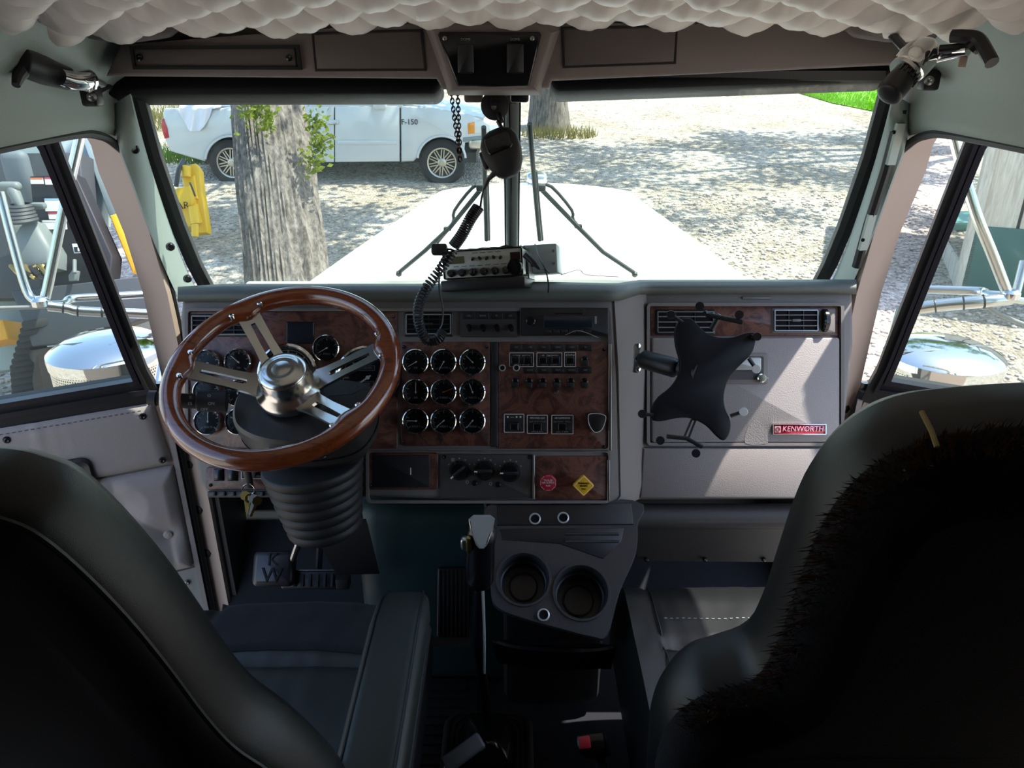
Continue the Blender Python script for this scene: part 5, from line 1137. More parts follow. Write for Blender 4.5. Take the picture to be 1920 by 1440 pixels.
wiper('windscreen wiper on the passenger side with raised link rod', [(993, 232), (1000, 320), (1007, 400), (1012, 450)], [(1012, 352), (1078, 420), (1130, 472), (1190, 512)], [(1012, 349), (1034, 350), (1072, 394), (1076, 414), (1110, 450)])
# ================================================================ AIR CLEANERS
pm = bpy.data.materials.new('perforated_chrome'); pm.use_nodes = True; N = NT(pm); b = N.n['Principled BSDF']; b.inputs['Metallic'].default_value = 1; b.inputs['Roughness'].default_value = .2
tc = N.new('TexCoord'); sp3 = N.new('SeparateXYZ'); N.l(tc.outputs['Object'], sp3.inputs[0]); ang_ = N.math('ARCTAN2', sp3.outputs[1], sp3.outputs[0])
sz = N.math('MULTIPLY', sp3.outputs[2], 105.0); row = N.math('FLOOR', sz); off = N.math('MULTIPLY', N.math('MODULO', row, 2.0), .5)
fa = N.math('SUBTRACT', N.math('FRACT', N.math('ADD', N.math('MULTIPLY', ang_, 20.0), off)), .5); fb = N.math('SUBTRACT', N.math('FRACT', sz), .5)
dd = N.math('ADD', N.math('MULTIPLY', fa, fa), N.math('MULTIPLY', fb, fb)); hole = N.math('LESS_THAN', dd, .09)
mx = N.new('MixRGB'); mx.inputs[1].default_value = lin('d8d8d4'); mx.inputs[2].default_value = lin('1a1a1a'); N.l(hole, mx.inputs[0]); N.l(mx.outputs[0], b.inputs['Base Color']); N.l(N.math('SUBTRACT', 1.0, hole), b.inputs['Metallic'])
for sgn, uv, lb in ((-1, (200, 640), 'round chrome air cleaner with perforated band seen through the driver door glass'), (1, (1772, 652), 'round chrome air cleaner with perforated band beside the passenger seat')):
    c = P(*uv, 2.55); t = thing('air_cleaner', lb, 'air cleaner', c + V((0, 0, -.9)), 'chrome air cleaners on the hood sides'); M = T(*c); r_ = .185
    obj('lid', MB().lathe([(0, .020), (.06, .018), (.13, .008), (r_ - .012, -.012), (r_, -.022), (r_ + .002, -.035), (r_, -.06)], M, 64), chrome, t, ang=40)
    obj('perforated_band', MB().lathe([(r_ - .004, -.06), (r_ - .004, -.15)], None, 64), pm, t, M)
    obj('canister', MB().lathe([(r_ - .004, -.15), (r_, -.155), (r_, -.20), (r_ - .01, -.21), (r_ - .01, -.95), (0, -.96)], M, 64), chrome, t)
    obj('lid_seam', MB().tube([c + V((-r_ * .97, -.03, -.006)), c + V((-.08, -.06, .014)), c + V((.08, -.02, .016)), c + V((r_ * .95, .03, -.004))], .0025, 6), steel, t)
# ================================================================ MIRROR BRACKETS ON THE DOORS
tube_m = mat('polished_tube', 'd2d3cf', .22, 1)
for sgn in (-1, 1):
    if sgn < 0:
        t = thing('mirror_bracket', 'polished tube mirror bracket outside the driver door', 'mirror bracket', P(75, 565, 2.2), 'tubular mirror brackets')
        rods = [[(0, 360, 2.15), (20, 440, 2.17), (50, 545, 2.2), (72, 566, 2.2)], [(155, 235, 2.1), (120, 390, 2.15), (88, 545, 2.2), (80, 568, 2.2)], [(90, 572, 2.2), (120, 570, 2.25), (135, 560, 2.3), (200, 556, 2.35), (300, 550, 2.45)], [(90, 574, 2.18), (125, 578, 2.2), (160, 584, 2.22), (320, 590, 2.3)], [(0, 578, 2.2), (60, 576, 2.2), (90, 574, 2.2)]]
        rad = [.012, .014, .012, .014, .006]; ties = [(118, 580), (145, 583), (193, 588)]
    else:
        t = thing('mirror_bracket', 'polished tube mirror bracket with cable ties outside the passenger door', 'mirror bracket', P(1895, 560, 2.2), 'tubular mirror brackets')
        rods = [[(1772, 190, 2.05), (1800, 300, 2.1), (1830, 400, 2.13), (1862, 480, 2.17), (1888, 548, 2.2)], [(1920, 490, 2.2), (1905, 550, 2.2)], [(1905, 556, 2.2), (1850, 552, 2.25), (1835, 546, 2.3), (1720, 542, 2.4)], [(1895, 560, 2.2), (1850, 565, 2.2), (1760, 573, 2.25), (1690, 584, 2.3)], [(1930, 566, 2.2), (1890, 560, 2.2)], [(1848, 572, 2.2), (1875, 590, 2.22), (1930, 612, 2.25)]]
        rad = [.015, .012, .013, .018, .010, .006]; ties = [(1756, 572), (1808, 568), (1846, 564)]
    for r_, ra in zip(rods, rad): obj('tube', MB().tube(spline([P(*q) for q in r_], 5), ra, 12), tube_m if ra > .007 else mat('grey_cable', '8d8d88', .6) if 'grey_cable' not in MATS else MATS['grey_cable'], t)
    sp3_ = spline([P(*q) for q in rods[3]], 12)
    for u, v in ties:
        q = min(sp3_[1:-1], key=lambda p: abs(960 + F * p.x / ((p - CAM).dot(fw)) - u)); k_ = sp3_.index(q); obj('cable_tie', MB().ring(rad[3] + .0012, .0026, fz(q, sp3_[k_ + 1] - sp3_[k_ - 1], (0, 0, 1)), 20, 6), plast, t)
    obj('pivot_cap', MB().lathe([(.024, -.01), (.024, .006), (.016, .014), (0, .016)], T(*(P(76, 566, 2.19) if sgn < 0 else P(1896, 552, 2.19))), 20), chrome, t)
    obj('door_foot', MB().tube([P(*rods[3][-1]), MD @ V((-.10, 1.95, -.08)) if sgn < 0 else V((-(MD @ V((-.10, 1.95, -.08))).x, (MD @ V((-.10, 1.95, -.08))).y, 1.95))], rad[3], 10), tube_m, t)
# ================================================================ WHITE PICKUP
YP = 13.24; gzp = Py(630, 350, YP).z
pk = thing('pickup_truck', 'white extended cab pickup truck parked across the gravel', 'pickup', (-3.0, YP + .9, gzp))
MPk = frame((0, YP, 0), (1, 0, 0), (0, 0, 1))       # x right, y up, z towards the camera
def K(u, v): q = Py(u, v, YP); return (q.x, q.z)
def side(name, pts, z0, z1, m, bev=.03, parent=pk, sm=False):
    p = [K(*q) for q in pts]
    if sm: p = [tuple(q) for q in spline([V(q) for q in p], 3, True)]
    return obj(name, MB().prism(p, z0, z1, MPk, bev), m, parent)
def arc(uc, vc, r, a0, a1, n=10): return [(uc + r * cos(R(a0 + (a1 - a0) * k / n)), vc - r * sin(R(a0 + (a1 - a0) * k / n))) for k in range(n + 1)]
bedp = [(304, 212), (308, 203), (560, 203), (560, 304), (478, 306)] + arc(432, 302, 47, 8, 172) + [(382, 303), (318, 284), (308, 262)]
side('bed_side', bedp, -.07, 0, pick_paint, .04)
cabp = [(560, 198), (750, 196), (752, 304), (560, 306)]; side('door_skin', [(628, 199), (749, 199), (749, 303), (628, 304)], -.06, .004, pick_paint, .012); side('rear_cab_side', [(560, 199), (626, 199), (626, 304), (560, 305)], -.06, .002, pick_paint, .012)
side('front_wing', [(751, 197), (820, 203), (880, 214), (905, 226), (912, 262), (872, 268)] + arc(828, 300, 45, 20, 172) + [(775, 303), (752, 304)], -.07, .003, pick_paint, .03)
xs0, xs1 = K(310, 0)[0], K(905, 0)[0]; zt = K(600, 203)[1]
Wp = 1.85
for z_ in (-Wp,): side('far_side', [(308, 205), (750, 198), (900, 222), (900, 300), (310, 300)], -Wp, -Wp + .06, pick_paint, .03)
obj('bonnet', MB().sheet([[MPk @ V((*K(752, 196), -.02)), MPk @ V((K(752, 0)[0], K(752, 186)[1], -.5)), MPk @ V((K(752, 0)[0], K(752, 186)[1], -1.35)), MPk @ V((*K(752, 196), -1.83))], [MPk @ V((*K(905, 224), -.06)), MPk @ V((K(918, 0)[0], K(905, 216)[1], -.5)), MPk @ V((K(918, 0)[0], K(905, 216)[1], -1.35)), MPk @ V((*K(905, 224), -1.80))]][::-1], .03), pick_paint, pk, ang=60)
obj('bed_cover', MB().box(((K(308, 0)[0] + K(556, 0)[0]) / 2, K(0, 205)[1] - .01, -Wp / 2), (K(556, 0)[0] - K(308, 0)[0], .05, Wp - .1), MPk), mat('bed_cover_grey', 'b4b8b8', .5), pk)
# cabin: roof and glass
cab_top = [(560, 198), (580, 148), (600, 138), (700, 138), (722, 146), (756, 197)]
side('cabin_shell', cab_top, -Wp + .12, -.13, pick_paint, .06)
side('door_window', [(622, 197), (628, 160), (700, 160), (735, 197)], -.14, -.085, mat('pickup_glass', '2c3334', .08), .01); side('rear_window', [(566, 197), (585, 158), (612, 158), (606, 197)], -.14, -.085, MATS['pickup_glass'], .01)
obj('window_sill', MB().box(((K(560, 0)[0] + K(745, 0)[0]) / 2, K(0, 199)[1], -.06), (K(745, 0)[0] - K(560, 0)[0], .05, .10), MPk), pick_paint, pk)
obj('windscreen', MB().sheet([[MPk @ V((*K(724, 148), -.2)), MPk @ V((*K(724, 148), -1.65))], [MPk @ V((*K(772, 194), -.15)), MPk @ V((*K(772, 194), -1.7))]], .02), MATS['pickup_glass'], pk)
obj('underbody', MB().box(((xs0 + xs1) / 2, K(0, 300)[1] + .02, -Wp / 2), (xs1 - xs0 - .3, .16, Wp - .3), MPk), plast, pk)
mr_ = obj('door_mirror', MB().rbox((*K(714, 195), .10), (.22, .15, .12), .04, 2, MPk), pick_paint, pk)
for u, v, n_ in ((614, 229, 'door_handle'),): 
    hnd = obj(n_, MB().rbox((*K(u + 10, v), .012), (.19, .075, .04), .02, 2, MPk), pick_paint, pk); obj('handle_recess', MB().rbox((*K(u + 12, v + 2), .028), (.13, .035, .02), .008, 2, MPk), chrome_s, hnd)
side('moulding', [(632, 263), (744, 263), (744, 271), (632, 271)], 0, .018, pick_paint, .006)
text('wing_badge', 'F-150', .12, MPk @ T(*K(768, 229), .012), plast, pk, .004)
# arches, lights, bumper
for u, v, r_ in ((432, 302, 47), (828, 300, 45)):
    am = MB(); 
    pts = [MPk @ V((*K(q[0], q[1]), -.16)) for q in arc(u, v, r_ - 2, 5, 175, 14)]; pts2 = [MPk @ V((*K(q[0], q[1]), -.5)) for q in arc(u, v, r_ - 2, 5, 175, 14)]
    am.grid(lambda a, c: (pts if c < .5 else pts2)[round(a * 14)].lerp((pts if c >= .5 else pts2)[round(a * 14)], 0), 14, 1); obj('arch_liner', am, plast_m, pk, ang=60)
    lip = [MPk @ V((*K(q[0], q[1]), .006)) for q in arc(u, v, r_, 5, 175, 20)]; obj('arch_lip', MB().tube(lip, .02, 6), pick_paint, pk)
tl = side('tail_lamp', [(303, 224), (306, 222), (314, 240), (317, 258), (309, 260), (304, 244)], -.06, .016, mat('tail_red', 'b0202a', .25, coat=.5), .01)
hl = side('headlamp', [(876, 230), (905, 226), (918, 236), (922, 248), (878, 252)], -.06, .012, mat('headlamp_lens', 'd6d8d2', .12, coat=.6), .01)
side('indicator', [(877, 231), (890, 228), (890, 250), (878, 251)], -.04, .018, mat('amber_lens', 'e08a1e', .2, coat=.6), .006, hl)
bmp = obj('front_bumper', MB().rbox(((K(872, 0)[0] + K(926, 0)[0]) / 2 + .03, K(0, 268)[1], -Wp / 2), (.50, .22, Wp + .04), .06, 3, MPk), chrome_s, pk)
side('bumper_trim', [(868, 258), (925, 252), (925, 262), (868, 266)], -.1, .02, mat('grey_trim', '7f898c', .4), .01)
obj('rear_bumper', MB().rbox((K(304, 0)[0], K(0, 280)[1], -Wp / 2), (.16, .2, Wp - .1), .04, 2, MPk), chrome_s, pk)
obj('tailgate', MB().box((K(307, 0)[0], K(0, 242)[1], -Wp / 2), (.06, .62, Wp - .1), MPk), pick_paint, pk)
obj('hitch', MB().box((K(312, 0)[0] + .1, K(0, 296)[1], -Wp / 2), (.5, .10, .12), MPk), plast, pk)
# tyres and wheels
tym = MB().lathe([(.20, -.11), (.33, -.125), (.372, -.10), (.382, -.06), (.382, .06), (.372, .10), (.33, .125), (.215, .11)], n=48).mesh('tyre'); tym.materials.append(tyre)
rim_m = mat('machined_rim', 'b9b4a8', .3, .8); rim_d = mat('rim_dark', '2a2826', .5)
rbk = MB().lathe([(0, .055), (.225, .055), (.225, .02)], n=40).mesh('rim_dish'); rbk.materials.append(rim_d)
rrg = MB().lathe([(.215, .085), (.222, .112), (.245, .118), (.25, .105)], n=48).mesh('rim_ring'); rrg.materials.append(rim_m)
spm = MB()
for k in range(10):
    for o_ in (-.021, .021): spm.box((.145, o_, .085), (.155, .017, .03), Matrix.Rotation(2 * pi * k / 10, 4, 'Z'))
spm.lathe([(.075, .07), (.075, .09), (.06, .10), (.03, .10), (.03, .115), (0, .115)], n=24); spm_ = spm.mesh('rim_spokes'); spm_.materials.append(rim_m)
for u in (432, 828):
    for z_ in (-.16, -Wp + .16):
        x, zz = K(u, 305); M = MPk @ T(x, gzp + .38, z_) @ Matrix.Rotation(R(0 if z_ > -1 else 180), 4, 'Y') @ Matrix.Rotation(.2, 4, 'Z')
        wv = obj('wheel', tym, tyre, pk, M)
        obj('rim_dish', rbk, rim_d, wv, M); obj('rim_ring', rrg, rim_m, wv, M); obj('rim_spokes', spm_, rim_m, wv, M)
# tarp hanging over the bed side
tp_ = thing('tarp', 'crumpled white tarp hanging over the side of the pickup bed', 'tarp', MPk @ V((*K(365, 215), .05)))
def tarp(a, c):
    u = 338 + 78 * a; dep = (42 * sin(pi * min(1, a * 1.25)) ** .7 + 4) * (1 if a < .62 else max(.12, 1 - (a - .62) * 2.2)); v = 203 + max(0, (c - .35) / .65) * dep
    z = .04 + .03 * sin(a * 22 + c * 2) * c if c > .35 else -.45 * (.35 - c) / .35; q = K(u, v); return tuple(MPk @ V((q[0], q[1] + (.05 if c < .36 else .02) + .015 * noise.noise((a * 6, c * 6, 2)), z + .01)))
obj('tarp_cloth', MB().grid(tarp, 60, 26), mat('white_tarp', 'e2e2ea', .6), tp_, ang=70)
# ================================================================ TREES
bark = bpy.data.materials.new('ridged_bark'); bark.use_nodes = True; N = NT(bark); b = N.n['Principled BSDF']; b.inputs['Roughness'].default_value = .95
tc = N.new('TexCoord'); mp = N.new('Mapping'); mp.inputs['Scale'].default_value = (11, 11, 1.3); N.l(tc.outputs['Object'], mp.inputs[0]); no = N.new('TexNoise', i_Scale=2.2, i_Detail=8.0, i_Roughness=.7); N.l(mp.outputs[0], no.inputs['Vector'])
r_ = N.ramp([(.3, '3a332e'), (.5, '766d65'), (.7, '9b938a')], no.outputs[0]); N.l(r_.outputs[0], b.inputs['Base Color']); bp = N.new('Bump', i_Strength=.8, i_Distance=.02); N.l(no.outputs[0], bp.inputs['Height']); N.l(bp.outputs[0], b.inputs['Normal'])
def leafmat(name, c):
    m = bpy.data.materials.new(name); m.use_nodes = True; N = NT(m); N.n.remove(N.n['Principled BSDF']); d = N.new('BsdfDiffuse'); t = N.new('BsdfTranslucent'); d.inputs[0].default_value = lin(c); t.inputs[0].default_value = lin(c); mx = N.new('MixShader', i_0=.45)
    N.l(d.outputs[0], mx.inputs[1]); N.l(t.outputs[0], mx.inputs[2]); N.l(mx.outputs[0], N.n['Material Output'].inputs[0]); return m
leaf_m = leafmat('oak_leaf', '5f7f30'); leaf_y = leafmat('young_leaf', '7b8a38')
def leaves(mb, rnd, pts, size):
    for p in pts:
        s_ = size * rnd.uniform(.7, 1.3); n_ = V((rnd.uniform(-1, 1), rnd.uniform(-1, 1), rnd.uniform(-.3, 1))).normalized(); M = fz(p, n_, (rnd.uniform(-1, 1), rnd.uniform(-1, 1), .1))
        mb.add([(-.1 * s_, 0, 0), (.5 * s_, -.33 * s_, .06 * s_), (1.1 * s_, 0, 0), (.5 * s_, .33 * s_, .06 * s_)], [(0, 1, 2, 3)], M)
def trunk(t, base, top, r0, r1, ridge, nu=150, nv=170):
    ax = (top - base)
    def fn(a, c):
        th = 2 * pi * a; p = base + ax * c; r = r0 + (r1 - r0) * c + r0 * .35 * max(0, .12 - c) * 4
        q = (cos(th) * 1.0, sin(th) * 1.0, c * ax.length * .35); rr = noise.noise((q[0] * 11, q[1] * 11, q[2] * 2.0)) + .5 * noise.noise((q[0] * 24, q[1] * 24, q[2] * 5)); r += ridge * (abs(rr) * 1.6 - .5) + .02 * noise.noise((q[0] * 1.5, q[1] * 1.5, q[2]))
        return (p.x + r * cos(th), p.y + r * sin(th), p.z)
    return obj('trunk', MB().grid(fn, nu, nv, cu=True), bark, t, ang=80)
def crown(t, c, rad, n, seed, size=.17, m=None):
    rnd = random.Random(seed); mb = MB(); pts = []; cl = [c + V((rnd.gauss(0, rad.x * .5), rnd.gauss(0, rad.y * .5), rnd.gauss(0, rad.z * .45))) for _ in range(46)]
    for k in range(n): pts.append(rnd.choice(cl) + V((rnd.gauss(0, .34), rnd.gauss(0, .34), rnd.gauss(0, .26))))
    leaves(mb, rnd, pts, size); o = obj('foliage', mb, m or leaf_m, t, ang=0); o['kind'] = 'stuff'
    return cl
def tree(label, base, top, r0, r1, cc_, rad, n, seed, ridge=.042, fine=True):
    t = thing('tree', label, 'tree', base); trunk(t, base, top, r0, r1, ridge, *((150, 170) if fine else (40, 30))); cl = crown(t, cc_, rad, n, seed)
    for k in range(7): q = cl[k * 5]; obj('branch', MB().tube([top.lerp(base, .1 + .05 * k), top.lerp(q, .5) + V((0, 0, .3)), q], [r1 * .5, r1 * .28, .03], 8), bark, t)
    return t
DTr = 7.6
b0 = P(556, 620, DTr * .93); b0.z = gz(b0.x, b0.y) - .05; t0 = P(502, 190, DTr); k_ = (4.6 - b0.z) / (t0.z - b0.z); top = b0 + (t0 - b0) * k_
rr_ = .335
tr1 = tree('large oak tree with ridged grey bark standing between the hood and the pickup', b0, top, .395, .30, top + V((1.7, 1.0, 2.6)), V((3.0, 3.0, 1.2)), 11000, 11)
def sprig(t, pts, seed, n, rad, D, m):
    rnd = random.Random(seed); path = [P(u, v, D) for u, v in pts]; st_ = spline(path, 5); obj('twig', MB().tube(st_, .006, 6), bark, t); mb = MB(); lp_ = []
    for k in range(n): q = st_[rnd.randrange(len(st_))]; lp_.append(q + V((rnd.gauss(0, rad), rnd.gauss(0, rad * .6), rnd.gauss(0, rad))))
    leaves(mb, rnd, lp_, .052); o = obj('leaf_sprig', mb, m, t, ang=0); o['kind'] = 'stuff'
sprig(tr1, [(596, 215), (588, 240), (598, 265), (590, 295), (588, 312)], 3, 210, .055, 7.2, leaf_y); sprig(tr1, [(590, 275), (612, 262), (630, 256)], 4, 34, .035, 7.2, leaf_y); sprig(tr1, [(470, 196), (480, 210), (492, 220)], 5, 230, .08, 7.05, leaf_y)
b1_ = P(1030, 215, 17.0); b1_.z = gz(b1_.x, b1_.y) - .05
tr2 = tree('distant tree trunk behind the wiper with a grass tuft at its foot', b1_, b1_ + V((-.1, .1, 5)), .42, .30, b1_ + V((-.6, -3.4, 6.6)), V((4.4, 3.0, 1.3)), 6000, 12, .02, False)
b2_ = V((11.8, 16.0, gz(11.8, 16)))
tr3 = tree('broad shade tree standing beyond the right side of the yard', b2_, b2_ + V((-.5, 0, 5)), .4, .3, b2_ + V((-4.2, -1.2, 6.4)), V((5.4, 3.6, 1.3)), 9000, 13, .02, False)
b3_ = V((4.2, 17.6, gz(4.2, 17.6)))
tuft_m = leafmat('dry_grass', '8a8453')
def tuftt(name, label, c, rad, n, h, m, seed, cat='grass'):
    rnd = random.Random(seed); mb = MB()
    for k in range(n):
        a = rnd.uniform(0, 2 * pi); r_ = rad * sqrt(rnd.random()); p = V((c.x + r_ * cos(a), c.y + r_ * sin(a) * .6, 0)); p.z = gz(p.x, p.y); d = V((rnd.gauss(0, .35), rnd.gauss(0, .35), 1)) * h * rnd.uniform(.5, 1.2); s_ = V((rnd.uniform(-1, 1), rnd.uniform(-1, 1), 0)).normalized() * .012
        mb.add([p - s_, p + s_, p + d], [(0, 1, 2)])
    return obj(name, mb, m, g, ang=0, kind='stuff', label=label)
tuftt('grass_tuft', 'dry grass tuft around the foot of the distant tree', P(1050, 222, 16.2), .8, 420, .22, tuft_m, 3)
tuftt('weeds', 'green weeds growing behind the pickup rear wheel', P(385, 312, 14.6), .9, 700, .35, leaf_m, 4, 'weeds')
tuftt('weeds', 'sunlit weeds beyond the pickup tailgate', P(290, 225, 17.5), 1.6, 900, .45, tuft_m, 6, 'weeds')
# lawn at the far right
lawn = leafmat('lawn_green', '74ad22'); rl = random.Random(8); mb = MB()
gp = [Pz(1455, 158, 1.9), Pz(1500, 172, 1.55), Pz(1660, 213, 1.25), Pz(1900, 262, 1.0)]
def gpt(u, v):
    d = ray(u, v); lo, hi = 1.0, 60.0
    f_ = lambda D: (CAM + d * D).z - gz((CAM + d * D).x, (CAM + d * D).y)
    for _ in range(40):
        m = (lo + hi) / 2
        if f_(m) > 0: lo = m
        else: hi = m
    return CAM + d * lo
edge = [gpt(1455, 156), gpt(1500, 176), gpt(1560, 194), gpt(1660, 214), gpt(1760, 232), gpt(1880, 262)]
sod = [[e + V((0, 0, .015)) for e in edge], [e + V((2, 6, .5)) for e in edge], [V((e.x + 6, e.y + 16, gz(e.x + 6, e.y + 16) + .02)) for e in edge]]
for r_ in sod:
    for q in r_: q.z = gz(q.x, q.y) + .02
obj_l = thing('lawn', 'bright green sunlit lawn beyond the gravel yard', 'lawn', edge[3], kind='structure'); obj('turf', MB().grid(lambda a, c: tuple(sod[round(c * 2)][round(a * 5)]), 5, 2), mat('turf_green', '6fae1e', .9, var=.25, vscale=1.5), obj_l)
for k in range(26000):
    a = rl.random(); c = rl.random() ** 1.5; i = min(4, int(a * 5)); f_ = a * 5 - i; e = edge[i].lerp(edge[i + 1], f_) + V((6 * c, 14 * c, 0)); e.z = gz(e.x, e.y)
    d = V((rl.gauss(0, .04), rl.gauss(0, .04), rl.uniform(.06, .14))); s_ = V((.012, .004, 0)); mb.add([e - s_, e + s_, e + d], [(0, 1, 2)])
o = obj('grass_blades', mb, lawn, obj_l, ang=0); o['kind'] = 'stuff'
# ================================================================ YELLOW ATTACHMENT BY THE TREE
ye = mat('machine_yellow', 'eebb12', .4, var=.05)
DY = 10.2
at_ = thing('yellow_attachment', 'yellow machine attachment with black lettering standing on the gravel', 'attachment', P(360, 442, DY))
def AY(u, v, D=DY): q = P(u, v, D); return q
def slab(name, pts, D, th, m=None, parent=at_, bev=.015): 
    poly = [L(u, v, D) for u, v in pts]; return obj(name, MB().prism(poly, -th, 0, DM(D) , bev), m or ye, parent)
slab('side_plate', [(350, 318), (356, 308), (366, 306), (374, 318), (376, 345), (389, 430), (388, 436), (366, 438), (360, 380)], DY, .14)
slab('main_box', [(320, 356), (355, 347), (360, 372), (358, 384), (328, 392)], DY - .15, .30); slab('lower_box', [(328, 390), (366, 380), (374, 415), (364, 424), (340, 428)], DY - .1, .28); slab('upper_box', [(340, 334), (364, 328), (370, 372), (352, 378)], DY - .05, .20)
obj('foot_pin', MB().cyl(P(366, 420, DY - .2), P(366, 444, DY - .2), .045, n=14), ye, at_); obj('top_pin', MB().cyl(P(349, 312, DY - .1), P(349, 332, DY - .1), .06, n=14), ye, at_); obj('cylinder', MB().cyl(P(362, 388, DY - .2), P(367, 420, DY - .2), .06, n=14), ye, at_)
obj('hose', MB().tube(spline([P(344, 300, DY), P(335, 320, DY - .2), P(330, 350, DY - .2)], 5), .03, 8), plast, at_); obj('hook', MB().tube([P(356, 342, DY - .3), P(360, 352, DY - .3), P(366, 368, DY - .3)], .012, 6), plast, at_)
text('plate_lettering', 'AR', .13, frame(P(343, 386, DY - .22), rt - up * -.12, up), dial, at_, .002)
# ================================================================ MINI EXCAVATOR LEFT OF THE TRUCK
DX = 5.6
ex = thing('excavator', 'dark grey excavator with joystick console and rubber tracks beside the truck', 'excavator', V((-3.6, 6.0, 0)))
mg = mat('machine_dark_grey', '3b3f42', .6, var=.1); mgr = mat('console_grey', '747b79', .5); mlt = mat('panel_pale_green_grey', '8c9c98', .5); orm = mat('machine_orange_yellow', 'e2a021', .4)
def slx(name, pts, D, th, m, parent=ex, bev=.01): return obj(name, MB().prism([L(u, v, D) for u, v in pts], -th, 0, DM(D), bev), m, parent)
slx('rear_canopy', [(-120, 210), (170, 205), (200, 300), (190, 420), (-120, 420)], DX + .9, .15, mlt); slx('rear_panel', [(-160, 290), (150, 285), (170, 560), (-160, 560)], DX + .6, .2, mg)
slx('floor_plate', [(20, 545), (290, 515), (320, 580), (150, 640), (60, 650)], DX + .1, .12, mg)
slx('dark_dash', [(55, 330), (140, 325), (210, 480), (205, 535), (75, 540)], DX + .2, .15, plast_m)
slx('side_skirt', [(-40, 520), (80, 545), (60, 690), (-40, 700)], DX + .8, .2, mlt)
cns = [tuple(L(u, v, DX)) for u, v in [(18, 418), (62, 412), (96, 470), (96, 500), (60, 506), (24, 492)]]
obj('control_console', MB().prism(cns, -.3, .0, DM(DX), .04), mgr, ex)
for k in range(5): obj('joystick_boot', MB().lathe([(.11 - .009 * k, 0), (.115 - .009 * k, .015), (.10 - .009 * k, .03)], T(*P(40, 416 - 6.5 * k, DX - .02)), 24), mg, ex)
obj('joystick', MB().tube(spline([P(39, 388, DX), P(33, 375, DX), P(22, 352, DX)], 4), [.03, .032, .034, .036, .038, .04, .042, .044, .035], 14), mgr, ex)
obj('joystick_head', MB().rbox((0, 0, 0), (.16, .08, .07), .03, 3, T(*P(18, 350, DX))), mgr, ex)
obj('seat_back', MB().rbox((0, 0, 0), (.20, .12, .5), .06, 3, T(*P(40, 345, DX + .35))), mat('seat_grey', '6b7478', .6), ex); obj('second_lever', MB().rbox((0, 0, 0), (.11, .06, .05), .02, 2, T(*P(72, 386, DX + .1))), mgr, ex)
lblm = mat('warning_label', 'dcdcd8', .5, var=.0); lbo = mat('label_orange', 'd0703a', .5, var=0); lbr = mat('label_red', 'b03040', .5, var=0); lbb = mat('label_blue', '8fb2c0', .5, var=0)
for i, (u0, v0, u1, v1, mm) in enumerate(((56, 333, 80, 345, lbo), (83, 332, 108, 346, lbr), (83, 372, 112, 396, lbb), (90, 398, 114, 411, lbr), (78, 413, 124, 430, lblm))):
    lb = slx('warning_label', [(u0, v0), (u1, v0), (u1 + 2, v1), (u0 + 2, v1)], DX + .15, .004, lblm, bev=0); slx('label_band', [(u0, v0), (u1, v0), (u1, v0 + 3), (u0, v0 + 3)], DX + .148, .003, mm, lb, 0)
pc_ = slx('pictogram', [(135, 457), (158, 456), (162, 474), (139, 475)], DX + .14, .004, lblm, bev=0); slx('pictogram_field', [(138, 463), (159, 462), (161, 472), (140, 473)], DX + .137, .003, plast, pc_, 0); slx('pictogram_mark', [(145, 464), (148, 464), (149, 471), (146, 471)], DX + .135, .002, lblm, pc_, 0); slx('pictogram_mark', [(151, 466), (156, 464), (158, 471), (153, 471)], DX + .135, .002, lblm, pc_, 0)
slx('pedal_plate', [(127, 516), (135, 505), (148, 508), (145, 526), (128, 527)], DX + .1, .02, mgr); obj('floor_lever', MB().tube([P(140, 512, DX + .05), P(140, 488, DX + .1)], .014, 8), mgr, ex)
for k in range(7): obj('hydraulic_hose', MB().tube(spline([P(20 + 9 * k, 498 + 3 * (k % 3), DX - .05), P(40 + 8 * k, 515 + 6 * (k % 2), DX - .1), P(66 + 5 * k, 498 + 8 * (k % 3), DX)], 4), .016, 6), plast if k % 3 else key_brass, ex)
# yellow boom parts seen through the gap and at the picture edge
slx('boom', [(205, 404), (224, 398), (262, 492), (248, 512)], DX + .3, .25, orm); slx('bonnet_edge', [(-60, 596), (4, 600), (16, 636), (-60, 650)], DX + .4, .3, orm); slx('boom_rear_panel', [(150, 250), (190, 250), (236, 400), (205, 408)], DX + .8, .1, mlt)  # last panel is pale green grey and stands behind the boom
# rubber track
tk = obj('track_belt', MB().sheet([[P(40, 645, 5.9), P(125, 588, 6.6)], [P(70, 665, 5.6), P(165, 600, 6.2)], [P(80, 720, 5.7), P(190, 640, 6.3)], [P(85, 790, 6.0), P(200, 720, 6.4)]], .08), rubber, ex)
for k in range(15):
    t_ = k / 14; obj('track_lug', MB().rbox((0, 0, 0), (.42, .07, .08), .02, 2, frame(P(75 + 8 * t_ + 55 * max(0, .5 - t_), 602 + 160 * t_, 5.75 + .02 * k), (.9, .45, .05), up)), tyre, ex)
slx('track_side', [(140, 590), (300, 580), (300, 760), (90, 780), (82, 690)], 6.5, .2, mat('track_frame', '55595a', .7))
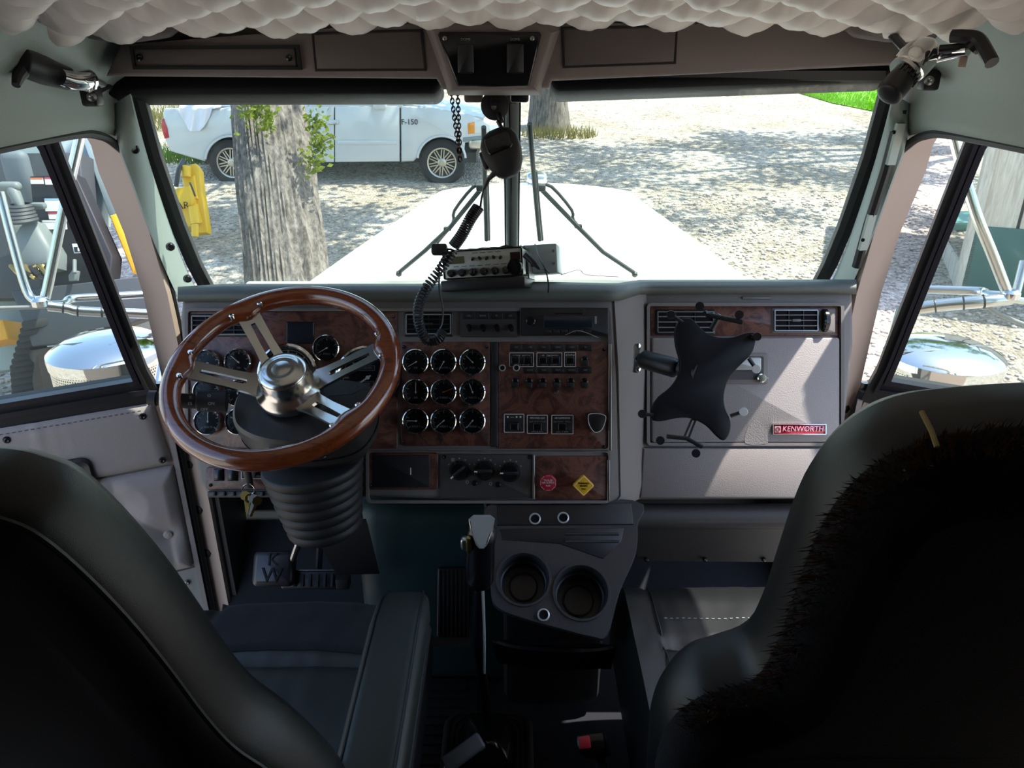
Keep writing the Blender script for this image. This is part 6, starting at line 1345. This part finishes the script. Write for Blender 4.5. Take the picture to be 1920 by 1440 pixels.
# ================================================================ TIMBER BUILDING ON THE RIGHT
DBu = 8.6
bd_ = thing('timber_building', 'weathered plank building with a teal painted base on the right', 'building', P(1880, 540, DBu))
pkm = wood('weathered_plank', [(.3, 'b5ab9c'), (.5, 'cfc6b7'), (.7, 'dfd7ca')], 4, .85, 0, 1.2, (6, 6, .7)); tealp = mat('teal_paint', '35625c', .6, var=.12)
A0 = P(1822, 470, DBu); A0.z = gz(A0.x, A0.y); wd = V((.94, -.34, 0)).normalized(); MBd = frame(A0, wd, (0, 0, 1))   # wall runs right and towards us
hz = P(1860, 432, DBu - .3).z - A0.z
pw = .38
for k in range(10): obj('plank', MB().prism(rrect(.02 + pw * k, hz, pw * (k + 1) - .014, 3.1, .004, 1), -.03, .0 + .006 * (k % 3), MBd, .004), pkm, bd_)
obj('batten_gap', MB().box((1.9, (hz + 3.1) / 2, -.035), (3.8, 3.1 - hz, .02), MBd), plast_m, bd_)
obj('base_board', MB().prism(rrect(-.02, -.3, 3.9, hz, .01, 1), -.04, .02, MBd, .004), tealp, bd_)
obj('corner_post', MB().box((-.03, 1.4, -.05), (.10, 3.5, .14), MBd), pkm, bd_)
for k in range(6): obj('plank', MB().prism(rrect(.02 + pw * k, -.3, pw * (k + 1) - .014, 3.1, .004, 1), -.03, 0, frame(A0 + wd * -.06, V((.34, .94, 0)), (0, 0, 1), V((.94, -.34, 0)) * -1), .004), pkm, bd_)
obj('nail_hook', MB().tube(spline([P(1883, 305, DBu - .3), P(1877, 318, DBu - .35), P(1881, 328, DBu - .3)], 4), .008, 6), steel, bd_); obj('nail_hook', MB().tube(spline([P(1870, 278, DBu - .28), P(1866, 288, DBu - .3), P(1870, 296, DBu - .28)], 4), .008, 6), steel, bd_)
obj('roof', MB().box((2.3, 3.2, -1.4), (4.8, .12, 2.9), MBd), plast_m, bd_)
pb_ = [gpt(1772, 436), gpt(1822, 434), gpt(1822, 418), gpt(1778, 418)]
tag(obj('teal_board', MB().sheet([[pb_[0] + V((0, 0, .10)), pb_[1] + V((0, 0, .10))], [pb_[3] + V((0, 0, .14)), pb_[2] + V((0, 0, .14))]], .03).box((pb_[0] + pb_[2]) / 2 + V((0, 0, .03)), (.4, .2, .08)), mat('pale_teal_paint', '6fb0a4', .5)), 'pale teal painted board lying on the gravel beside the building', 'board')
